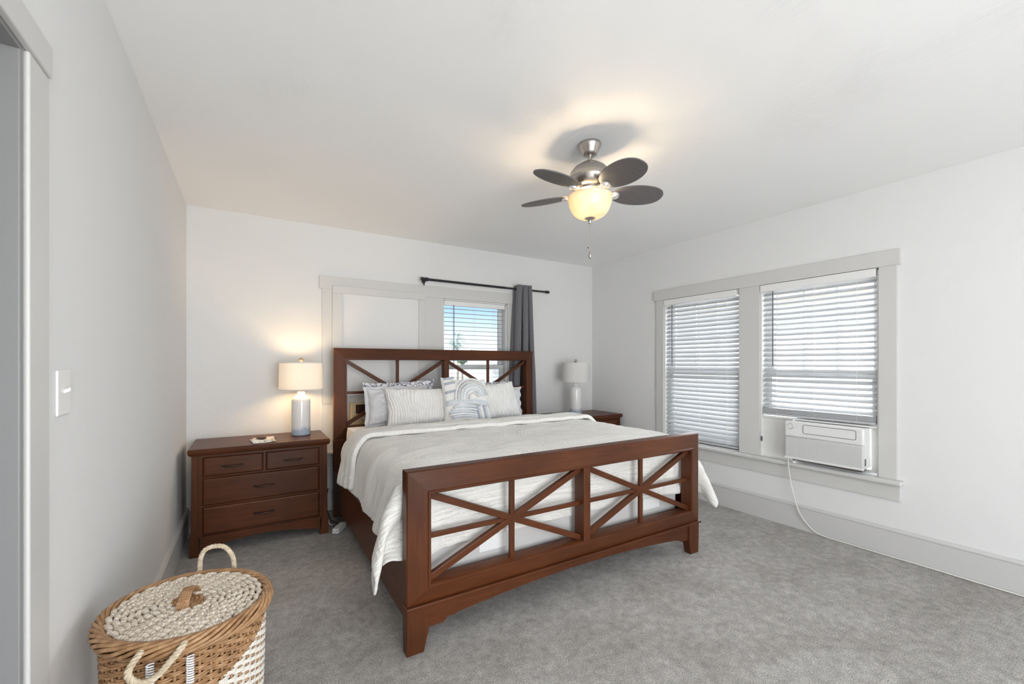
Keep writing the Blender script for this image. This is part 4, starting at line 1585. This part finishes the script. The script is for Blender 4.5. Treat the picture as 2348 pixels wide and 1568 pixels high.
# ------------------------------------------------------------------ window air conditioner
t = empty('air_conditioner', (XR - 0.02, 1.53, 0.57))
tag(t, 'white window air conditioner with round dial and perforated grille', 'air conditioner')
xf = XR - 0.112
y0, y1, z0, z1 = 1.272, 1.790, 0.572, 0.866
MB().box(xf + 0.016, XR + 0.13, y0 + 0.004, y1 - 0.004, z0 + 0.004, z1 - 0.006).build('body', M['acwhite'], t, bevel=0.012, bseg=3)
MB().box(xf, xf + 0.024, y0, y1, 0.745, z1).build('upper_panel', M['acwhite'], t, bevel=0.014, bseg=4, smooth=60)
MB().box(xf, xf + 0.024, y0, y1, z0, 0.7455).build('grille', M['acgrille'], t, bevel=0.012, bseg=4, smooth=60)
g = MB().box(xf - 0.0015, xf + 0.004, y0 - 0.0005, y1 + 0.0005, z0 - 0.0005, z0 + 0.014).build('bottom_lip', M['acwhite'], t, bevel=0.002)


def rrect(y0, y1, z0, z1, r, n=6):
    pts = []
    for cy_, cz_, a0 in ((y1 - r, z1 - r, 0), (y0 + r, z1 - r, PI / 2), (y0 + r, z0 + r, PI), (y1 - r, z0 + r, 1.5 * PI)):
        for k in range(n + 1):
            a = a0 + PI / 2 * k / n
            pts.append((cy_ + r * math.cos(a), cz_ + r * math.sin(a)))
    return pts


ring = [(xf - 0.0005, p[0], p[1]) for p in rrect(1.316, 1.655, 0.780, 0.846, 0.012)]
MB().tube(ring, 0.0018, 6, closed=True).build('louvre_seam', M['wand'], t, smooth=60)
MB().prism(rrect(1.319, 1.652, 0.783, 0.843, 0.010), 'x', xf - 0.001, xf + 0.004).build('air_louvre', M['acwhite'], t, bevel=0.0005)
ring = [(xf - 0.001, 1.746 + 0.021 * math.cos(a), 0.826 + 0.021 * math.sin(a)) for a in np.linspace(0, 2 * PI, 36, endpoint=False)]
MB().tube(ring, 0.0022, 8, closed=True).build('dial_ring', M['chrome'], t, smooth=60)
o = MB().lathe([(0.0, -0.004), (0.018, -0.004), (0.020, 0.0), (0.0, 0.0)], 32, caps=False).build('dial', M['acwhite'], t, smooth=40)
o.matrix_world = Matrix.Translation((xf - 0.0005, 1.746, 0.826)) @ Matrix.Rotation(PI / 2, 4, 'Y')
for yy in (1.700, 1.712):
    for zz in (0.812, 0.826, 0.840):
        MB().box(xf - 0.0008, xf + 0.001, yy - 0.003, yy + 0.003, zz - 0.002, zz + 0.002).build('button', M['trim'], t)
MB().box(XR + 0.020, XR + 0.026, 1.790, 2.024, 0.536, 0.866).build('side_panel', M['accordion'], t, bevel=0.001)
MB().box(XR + 0.020, XR + 0.026, 1.233, 1.273, 0.548, 0.866).build('side_panel', M['accordion'], t, bevel=0.001)
MB().box(XR - 0.004, XR + 0.030, 1.233, 2.024, 0.864, 0.876).build('top_rail', M['accordion'], t, bevel=0.002)
MB().box(XR - 0.05, XR + 0.02, 1.30, 1.76, 0.548, 0.572).build('base_pan', M['nickeld'], t, bevel=0.002)
for k in range(2):
    MB().box(xf + 0.03 + k * 0.012, xf + 0.036 + k * 0.012, y0 + 0.002, y0 + 0.0045, 0.60, 0.65).build('side_vent', M['wand'], t)
cordp = [(xf + 0.03, 1.775, 0.57), (XR - 0.078, 1.778, 0.54), (XR - 0.076, 1.776, 0.50), (XR - 0.06, 1.768, 0.38), (XR - 0.05, 1.745, 0.25), (XR - 0.043, 1.715, 0.15), (XR - 0.040, 1.67, 0.08), (XR - 0.038, 1.61, 0.028), (XR - 0.036, 1.54, 0.010), (XR - 0.034, 1.4, 0.008), (XR - 0.034, 1.2, 0.008), (XR - 0.028, 1.0, 0.008), (XR - 0.030, 0.8, 0.008), (XR - 0.030, 0.5, 0.008), (XR - 0.030, 0.2, 0.008)]


def smooth_path(p, n=8):
    out = []
    p = [Vector(q) for q in p]
    for i in range(len(p) - 1):
        a, b, c, d = p[max(i - 1, 0)], p[i], p[i + 1], p[min(i + 2, len(p) - 1)]
        for k in range(n):
            t_ = k / n
            out.append(0.5 * ((2 * b) + (c - a) * t_ + (2 * a - 5 * b + 4 * c - d) * t_ ** 2 + (3 * b - a - 3 * c + d) * t_ ** 3))
    out.append(p[-1])
    return out


MB().tube(smooth_path(cordp), 0.0042, 8).build('power_cord', M['cordw'], t, smooth=60)

# old through-wall unit in the boarded window behind the headboard
t = empty('wall_air_conditioner', (1.09, YB, 0.62))
tag(t, 'old beige wall air conditioner glimpsed behind the left of the headboard', 'air conditioner')
MB().box(0.790, 1.400, YB - 0.060, YB + 0.03, 0.585, 0.955).build('housing', M['acbeige'], t, bevel=0.006)
MB().box(0.832, 1.10, YB - 0.064, YB - 0.058, 0.860, 0.940).build('vent', M['blackgap'], t)
mb = MB()
for k in range(6):
    mb.box(0.832, 1.10, YB - 0.069, YB - 0.060, 0.864 + k * 0.0142, 0.870 + k * 0.0142)
for k in range(4):
    mb.box(0.86 + k * 0.06, 0.864 + k * 0.06, YB - 0.0695, YB - 0.060, 0.860, 0.940)
mb.build('vent_louvres', M['wood_x'], t)
MB().tube([(0.90, YB - 0.078, 0.815), (0.90, YB - 0.058, 0.815)], 0.010, 16).build('knob', M['chrome'], t, smooth=50)

# ------------------------------------------------------------------ ceiling fan
FX, FY = 1.633, 1.832
t = empty('ceiling_fan', (FX, FY, ZC))
tag(t, 'brushed nickel ceiling fan with dark oval blades and lit alabaster bowl', 'ceiling fan')
C = (FX, FY, 0)
MB().lathe([(0.0, ZC), (0.062, ZC), (0.064, ZC - 0.006), (0.062, ZC - 0.016), (0.052, ZC - 0.034), (0.044, ZC - 0.052), (0.040, ZC - 0.060), (0.034, ZC - 0.064), (0.0, ZC - 0.064)], 48, C, False).build('canopy', M['nickel'], t, smooth=50)
MB().lathe([(0.013, 2.43), (0.013, 2.50)], 24, C).build('downrod', M['nickel'], t, smooth=50)
MB().lathe([(0.0, 2.455), (0.022, 2.455), (0.030, 2.448), (0.058, 2.436), (0.088, 2.416), (0.108, 2.392), (0.118, 2.366), (0.1185, 2.360), (0.121, 2.358), (0.121, 2.352), (0.118, 2.350), (0.112, 2.325), (0.094, 2.303), (0.085, 2.298), (0.0, 2.298)], 56, C, False).build('motor_housing', M['nickel'], t, smooth=40)
for k in range(5):
    a = math.radians(-73 + 72 * k) - YAW + 0.3
    p = Vector((FX + 0.103 * math.cos(a), FY + 0.103 * math.sin(a), 2.313))
    mb = MB()
    n_ = Vector((math.cos(a), math.sin(a), -0.7)).normalized()
    tg = Vector((-math.sin(a), math.cos(a), 0))
    mb.bar(p - tg * 0.016, p + tg * 0.016, 0.010, 0.005, n_)
    mb.build('vent_slot', M['blackgap'], t)
MB().lathe([(0.0, 2.299), (0.078, 2.299), (0.080, 2.285), (0.060, 2.278), (0.058, 2.262), (0.048, 2.258), (0.046, 2.240), (0.0, 2.240)], 40, C, False).build('light_fitter', M['nickel'], t, smooth=40)
RB, ZB = 0.123, 2.252
prof_o, prof_i = [], []
for k in range(15):
    a = k / 14 * PI / 2
    prof_o.append((max(0.012, RB * math.cos(a) ** 0.58), ZB - 0.118 * math.sin(a) ** 1.15))
mb = MB()
ip = [(max(0.010, r - 0.004), z + 0.003) for r, z in prof_o]
mb.lathe([(RB + 0.003, ZB + 0.004)] + prof_o + ip[::-1] + [(RB - 0.001, ZB + 0.004), (RB + 0.003, ZB + 0.004)], 56, C, False)
mb.build('glass_bowl', M['alabaster'], t, smooth=60)
MB().lathe([(0.0, 2.148), (0.028, 2.144), (0.031, 2.139), (0.024, 2.131), (0.013, 2.124), (0.008, 2.114), (0.009, 2.108), (0.006, 2.103), (0.0, 2.102)], 32, C, False).build('finial', M['nickel'], t, smooth=50)
for (dx, zz, pend) in ((-0.010, 1.975, False), (0.0008, 1.950, True)):
    q = Vector((FX, FY, 0)) + Vector((math.cos(-YAW), math.sin(-YAW), 0)) * dx
    ch = MB().tube([(q.x, q.y, 2.106), (q.x, q.y, zz)], 0.0011, 6).build('pull_chain', M['nickel'], t, smooth=60)
    if pend:
        MB().lathe([(0.0, 1.952), (0.004, 1.951), (0.0085, 1.935), (0.0085, 1.918), (0.004, 1.908), (0.0, 1.907)], 16, (q.x, q.y, 0), False).build('chain_pull', M['nickel'], ch, smooth=60)
    else:
        MB().lathe([(0.0, 1.975), (0.0025, 1.974), (0.0025, 1.966), (0.0, 1.965)], 10, (q.x, q.y, 0), False).build('chain_pull', M['black'], ch, smooth=60)
BZ = 2.277
for k in range(5):
    a = math.radians(7 + 72 * k) - YAW
    rad = Vector((math.cos(a), math.sin(a), 0))
    tan = Vector((-math.sin(a), math.cos(a), 0))
    pit = math.radians(13)
    wdir = tan * math.cos(pit) - Vector((0, 0, 1)) * math.sin(pit)
    nrm = rad.cross(wdir).normalized()
    n = 40
    top, botm = [], []
    for i in range(n):
        ph = 2 * PI * i / n
        ex_ = math.cos(ph)
        ey_ = math.sin(ph)
        r_ = 0.275 + 0.150 * (abs(ex_) ** 0.9) * (1 if ex_ > 0 else -1)
        wv = 0.090 * (abs(ey_) ** 0.85) * (1 if ey_ > 0 else -1) * (1.0 - 0.10 * (ex_ < 0) * abs(ex_))
        c = Vector((FX, FY, BZ)) + rad * r_ + wdir * wv
        top.append(c + nrm * 0.003)
        botm.append(c - nrm * 0.003)
    mb = MB()
    mb.add(top + botm, [tuple(range(n)), tuple(range(2 * n - 1, n - 1, -1))] + [(i, (i + 1) % n, (i + 1) % n + n, i + n) for i in range(n)])
    bl = mb.build('blade', M['blade'], t, smooth=30)
    mb = MB()
    c0_ = Vector((FX, FY, BZ + 0.016)) + rad * 0.070
    c1_ = Vector((FX, FY, BZ - 0.006)) + rad * 0.135
    c2_ = Vector((FX, FY, BZ - 0.008)) + rad * 0.150
    mb.tube([c0_, c1_, c2_], [0.012, 0.010, 0.007], 10)
    mb.build('blade_iron', M['nickel'], bl, smooth=50)
    down = nrm if nrm.z < 0 else -nrm
    cc = Vector((FX, FY, BZ)) + rad * 0.142 + down * 0.004
    Rm = Matrix.Translation(cc) @ down.to_track_quat('Z', 'Y').to_matrix().to_4x4()
    mb = MB()
    mb.lathe([(0.0, 0.0), (0.027, 0.0), (0.027, 0.007), (0.024, 0.013), (0.020, 0.010), (0.017, 0.008), (0.013, 0.014), (0.0, 0.016)], 32, caps=False)
    mb.v = [tuple(Rm @ Vector(p)) for p in mb.v]
    mb.build('medallion', M['crystal'], bl, smooth=40)
for k, (da, rr_) in enumerate(((0.3, 0.055), (0.3 + PI, 0.055))):
    p = Vector((FX + rr_ * math.cos(da), FY + rr_ * math.sin(da), 2.222))
    mb = MB()
    mb.lathe([(0.0, -0.028), (0.010, -0.026), (0.018, -0.012), (0.019, 0.0), (0.014, 0.014), (0.009, 0.030), (0.0, 0.031)], 20, tuple(p), False)
    mb.build('bulb', M['bulb'], t, smooth=60)
    d = bpy.data.lights.new('fan_light', 'POINT')
    d.energy = 12.0
    d.color = (1.0, 0.75, 0.48)
    d.shadow_soft_size = 0.03
    o = bpy.data.objects.new('fan_light', d)
    o.location = p
    COL.objects.link(o)
    o.parent = t
    o.matrix_parent_inverse = Matrix.Translation((-FX, -FY, -ZC))

# ------------------------------------------------------------------ wicker hamper
HX, HY, HT, HR = -0.156, 1.612, 0.600, math.radians(-52.4)
RA, RBb = 0.222, 0.206
t = empty('laundry_hamper', (HX, HY, 0))
tag(t, 'round brown wicker laundry hamper with coiled rope lid', 'hamper')


def ell(th, e=0.0, z=0.0):
    """point on the hamper outline grown by e at angle th"""
    x = (RA + e) * math.cos(th)
    y = (RBb + e) * math.sin(th)
    return Vector((HX + x * math.cos(HR) - y * math.sin(HR), HY + x * math.sin(HR) + y * math.cos(HR), z))


NSTK = 46
nt_ = NSTK * 6


def zig(th):
    # upper limit of the white woven zone (zigzag round the body)
    q = (th - math.radians(40)) / PI
    q = abs(((q + 0.5) % 1.0) - 0.5) * 2
    return 0.535 - 0.145 * q - (0.12 if math.cos(th - math.radians(40)) < 0 else 0)


ev = lambda th: -0.013 + (-0.004)
mbw, mbs = MB(), MB()
rows_ = 98
for r in range(rows_):
    z = 0.012 + r * (HT - 0.048) / rows_
    par = (r // 2) % 2
    pts = []
    taper = -0.016 * (1 - z / HT) - 0.016
    for i in range(nt_):
        th = 2 * PI * i / nt_
        w = math.sin(NSTK / 2 * th + PI * par + 0.25 * (r % 2))
        pts.append(ell(th, taper + 0.0052 * w, z + 0.0012 * math.sin(th * 7 + r)))
    # split strand into white and natural runs by the zigzag
    white = [z < zig(2 * PI * i / nt_) for i in range(nt_)]
    i = 0
    start = None
    for s_i in range(nt_):
        if white[s_i] != white[s_i - 1]:
            start = s_i
            break
    if start is None:
        (mbs if white[0] else mbw).tube(pts, 0.0035, 5, closed=True)
    else:
        k = 0
        while k < nt_:
            col_ = white[(start + k) % nt_]
            run = [pts[(start + k) % nt_]]
            k0 = k
            while k < nt_ and white[(start + k) % nt_] == col_:
                run.append(pts[(start + k + 1) % nt_])
                k += 1
            if len(run) > 1:
                (mbs if col_ else mbw).tube(run, 0.0035, 5, caps=False)
body = mbw.build('woven_body', M['wicker'], t, smooth=180)
mbs.build('white_woven_band', M['seagrass'], t, smooth=180)
mb = MB()
for k in range(NSTK):
    th = 2 * PI * (k + 0.5) / NSTK * 1.0
    mb.tube([ell(th, -0.033, 0.01), ell(th, -0.017, HT - 0.03)], 0.0042, 6)
mb.build('stakes', M['wicker'], body, smooth=180)
inner = []
for k in range(64):
    inner.append(ell(2 * PI * k / 64, -0.024, 0))
mb = MB()
v = [(p.x + (HX - p.x) * 0.10, p.y + (HY - p.y) * 0.10, 0.01) for p in inner] + [(p.x, p.y, HT - 0.02) for p in inner]
mb.add(v, [(i, (i + 1) % 64, (i + 1) % 64 + 64, i + 64) for i in range(64)] + [tuple(range(64))])
mb.build('liner', M['wickerdark'], body, smooth=180)
mb = MB()
for s in range(9):
    pts = []
    nn3 = 300
    for i in range(nn3):
        th = 2 * PI * i / nn3
        ph = 4 * th + 2 * PI * s / 9 + 0.12 * math.sin(11 * th + s)
        pts.append(ell(th, -0.009 + 0.0135 * math.cos(ph), HT - 0.016 + 0.0185 * math.sin(ph)))
    mb.tube(pts, 0.0056, 6, closed=True)
mb.build('braided_rim', M['wicker'], t, smooth=180)
# lid
lid = empty('lid', (HX, HY, HT))
lid.parent = t
lid.matrix_parent_inverse = Matrix.Translation((-HX, -HY, 0))
mb = MB()
v = [ell(2 * PI * k / 64, -0.030, HT - 0.016) for k in range(64)]
mb.add([tuple(p) for p in v], [tuple(range(64))])
mb.build('backing', M['wickerdark'], lid)
mb = MB()
NR = 9
for r in range(NR):
    e = -0.031 - r * 0.0162
    nseg = 150
    pts, rad = [], []
    nb = 27 - 2 * r
    for i in range(nseg):
        th = 2 * PI * i / nseg
        bq = (th / (2 * PI) * nb + 0.5 * (r % 2)) % 1.0
        env = 1 - abs(bq - 0.5) * 2
        jz = 0.0045 * math.sin(PI * bq) ** 0.5
        pts.append(ell(th, e + 0.0030 * math.sin(2 * PI * bq + r), HT - 0.006 + jz + 0.004 * (r / NR)))
        rad.append(0.0052 + 0.0030 * min(1, env * 2.2))
    mb.tube(pts, rad, 8, closed=True, ustep=0.0100)
mb.build('rope_coils', M['lidrope'], lid, smooth=180)
# wicker centre disc: concentric strands
mb = MB()
for r in range(7):
    e = -0.172 - r * 0.0062
    pts = []
    for i in range(72):
        th = 2 * PI * i / 72
        pts.append(ell(th, e, HT + 0.003 + 0.002 * math.sin(9 * th + r * PI)))
    mb.tube(pts, 0.0034, 6, closed=True)
mb.build('centre_disc', M['wicker'], lid, smooth=180)
mb = MB()
cdir = Vector((0.22, 0.975, 0)).normalized()
side = Vector((cdir.y, -cdir.x, 0))
for s in range(-3, 4):
    pts = []
    for k in range(17):
        q = -1 + 2 * k / 16
        p = Vector((HX, HY, HT + 0.006)) + cdir * q * 0.052 + side * s * 0.0046 * (1 - 0.3 * (1 - abs(q)))
        p.z += 0.034 * max(0, 1 - q * q) ** 0.7
        pts.append(p)
    mb.tube(pts, 0.0030, 6)
for k in range(15):
    q = -0.9 + 1.8 * k / 14
    zc_ = HT + 0.006 + 0.034 * max(0, 1 - q * q) ** 0.7
    c_ = Vector((HX, HY, zc_)) + cdir * q * 0.052
    mb.tube([c_ - side * 0.015, c_ + Vector((0, 0, 0.002)), c_ + side * 0.015], 0.0028, 6)
mb.build('lid_handle', M['wicker'], lid, smooth=180)


def rope(mb, path, R=0.0085, r=0.0062, turns_per_m=32):
    pts = [Vector(p) for p in smooth_path(path, 14)]
    Ls = [0]
    for i in range(1, len(pts)):
        Ls.append(Ls[-1] + (pts[i] - pts[i - 1]).length)
    prev = None
    fr = []
    for i in range(len(pts)):
        tt = (pts[min(i + 1, len(pts) - 1)] - pts[max(i - 1, 0)]).normalized()
        nn = Vector((0.3, 0.2, 1)).cross(tt) if prev is None else prev - tt * prev.dot(tt)
        nn.normalize()
        prev = nn
        fr.append((nn, tt.cross(nn)))
    for s in range(3):
        q = []
        for i in range(len(pts)):
            a = Ls[i] * turns_per_m * 2 * PI + s * 2 * PI / 3
            q.append(pts[i] + (fr[i][0] * math.cos(a) + fr[i][1] * math.sin(a)) * R * 0.62)
        mb.tube(q, r, 7)
    return mb


def near_ang(px, py):
    best = min(range(720), key=lambda k: (ell(2 * PI * k / 720, 0, 0).xy - Vector((px, py))).length)
    return 2 * PI * best / 720


# rear handle stands up above the rim, front handle hangs down
rear = [(-0.150, 1.822, 0.55), (-0.147, 1.830, 0.601), (-0.144, 1.830, 0.646), (-0.131, 1.830, 0.672), (-0.104, 1.829, 0.679), (-0.074, 1.828, 0.669), (-0.051, 1.820, 0.634), (-0.046, 1.808, 0.590), (-0.046, 1.800, 0.55)]
rope(MB(), rear, 0.0062, 0.0045).build('rope_handle', M['rope'], t, smooth=180)
front = [(-0.225, 1.440, 0.590), (-0.236, 1.405, 0.590), (-0.249, 1.382, 0.577), (-0.252, 1.378, 0.562), (-0.242, 1.374, 0.546), (-0.221, 1.370, 0.536), (-0.194, 1.370, 0.546), (-0.166, 1.374, 0.574), (-0.147, 1.382, 0.594), (-0.142, 1.42, 0.592)]
rope(MB(), front, 0.0066, 0.0048).build('rope_handle', M['rope'], t, smooth=180)
fa, fb_ = near_ang(-0.232, 1.405), near_ang(-0.140, 1.385)
outd = Vector((-0.2, -1, 0)).normalized()
for an in (fa, fb_):
    mb = MB()
    base_ = ell(an + 0.05, -0.010, HT - 0.055)
    pts = []
    for k in range(90):
        a = k / 90 * 2 * PI * 12
        pts.append(base_ + Vector((0.008 * math.cos(a), 0.004 * math.sin(a), -0.075 * k / 90 + 0.01)) + outd * 0.008)
    mb.tube(pts, 0.0020, 6)
    mb.build('wrap_tie', M['tie'], t, smooth=180)

# ------------------------------------------------------------------ outside
GZ = -3.0
M['grass'] = mat('outside_ground', (0.45, 0.44, 0.38), 0.9)
M['leaf'] = mat('pale_foliage', (0.20, 0.30, 0.20), 0.8)
M['palmleaf'] = mat('palm_frond', (0.30, 0.42, 0.38), 0.8)
M['trunk'] = mat('trunk', (0.35, 0.30, 0.25), 0.9)
M['stucco'] = mat('pale_stucco', (0.86, 0.84, 0.80), 0.8)
M['roof'] = mat('light_roof', (0.75, 0.74, 0.73), 0.8)
struct(MB().box(-60, 120, YB + 0.5, 140, GZ - 0.1, GZ).build('ground', M['grass']), 'ground outside')


def palm(x, y, crown, lbl, s=1.0):
    t = empty('palm_tree', (x, y, GZ))
    tag(t, lbl, 'palm tree', 'palms beyond the back window')
    MB().tube([(x, y, GZ), (x + 0.1, y, crown * 0.5 + GZ * .5), (x, y, crown - 0.25)], [0.16, 0.13, 0.11], 10).build('trunk', M['trunk'], t, smooth=60)
    rnd = random.Random(int(x * 10))
    mb = MB()
    for k in range(70):
        az = rnd.uniform(0, 2 * PI)
        el_ = rnd.uniform(-0.9, 1.4)
        L_ = rnd.uniform(0.8, 1.15) * s
        d = Vector((math.cos(az) * math.cos(el_), math.sin(az) * math.cos(el_), math.sin(el_)))
        sd = Vector((-math.sin(az), math.cos(az), 0))
        c = Vector((x, y, crown))
        m1 = c + d * L_ * 0.55
        m2 = c + d * L_ - Vector((0, 0, 0.25 * s))
        for q in range(7):
            o_f = (q - 3) / 3
            tip = m2 + sd * o_f * 0.42 * s - Vector((0, 0, abs(o_f) * 0.12 * s))
            mb.add([m1 - sd * 0.03, m1 + sd * 0.03, tip], [(0, 1, 2)])
            mb.add([c - sd * 0.015, c + sd * 0.015, m1], [(0, 1, 2)])
    mb.build('fronds', M['palmleaf'], t)
    return t


palm(23.4, 52.2, 4.3, 'tall fan palm seen through the back window', 1.45)


def bush(x, y, zc, r, lbl, col='leaf'):
    rnd = random.Random(int(x * 7 + y))
    t = empty('tree', (x, y, GZ))
    tag(t, lbl, 'tree', 'trees beyond the back window')
    MB().tube([(x, y, GZ), (x, y, zc)], 0.12, 8).build('trunk', M['trunk'], t)
    mb = MB()
    for k in range(420):
        p = Vector((rnd.gauss(0, 1), rnd.gauss(0, 1), rnd.gauss(0, 1)))
        p = p.normalized() * r * rnd.uniform(0.4, 1.0)
        c = Vector((x, y, zc)) + p
        a = Vector((rnd.uniform(-1, 1), rnd.uniform(-1, 1), rnd.uniform(-1, 1))).normalized() * 0.16
        b = a.cross(Vector((rnd.uniform(-1, 1), rnd.uniform(-1, 1), rnd.uniform(-1, 1)))).normalized() * 0.10
        mb.add([c - a, c - b, c + a, c + b], [(0, 1, 2, 3)])
    mb.build('crown', M[col], t)


bush(16.8, 46.0, 2.2, 1.1, 'leafy tree at the left edge of the back window view')
bush(24.6, 50.0, 2.3, 0.8, 'small round tree right of the palm')
bush(17.9, 38.7, 1.78, 0.55, 'low shrub just right of the palm trunk')
hs = empty('neighbour_house', (28, 44, GZ))
tag(hs, 'pale house with a low gable roof beyond the back window', 'house')
MB().box(22, 34, 40, 48, GZ, 1.2).build('walls', M['stucco'], hs)
MB().prism([(21.5, 1.2), (34.5, 1.2), (28.0, 3.0)], 'y', 39.5, 48.5).build('roof', M['roof'], hs)
hs = empty('neighbour_house', (11, 2, GZ))
tag(hs, 'pale neighbouring house close outside the side windows', 'house')
MB().box(9, 13, 0.5, 12, GZ, 2.6).build('walls', M['stucco'], hs)
MB().prism([(8.4, 2.6), (13.6, 2.6), (11.0, 4.0)], 'y', 0.0, 12.5).build('roof', M['roof'], hs)
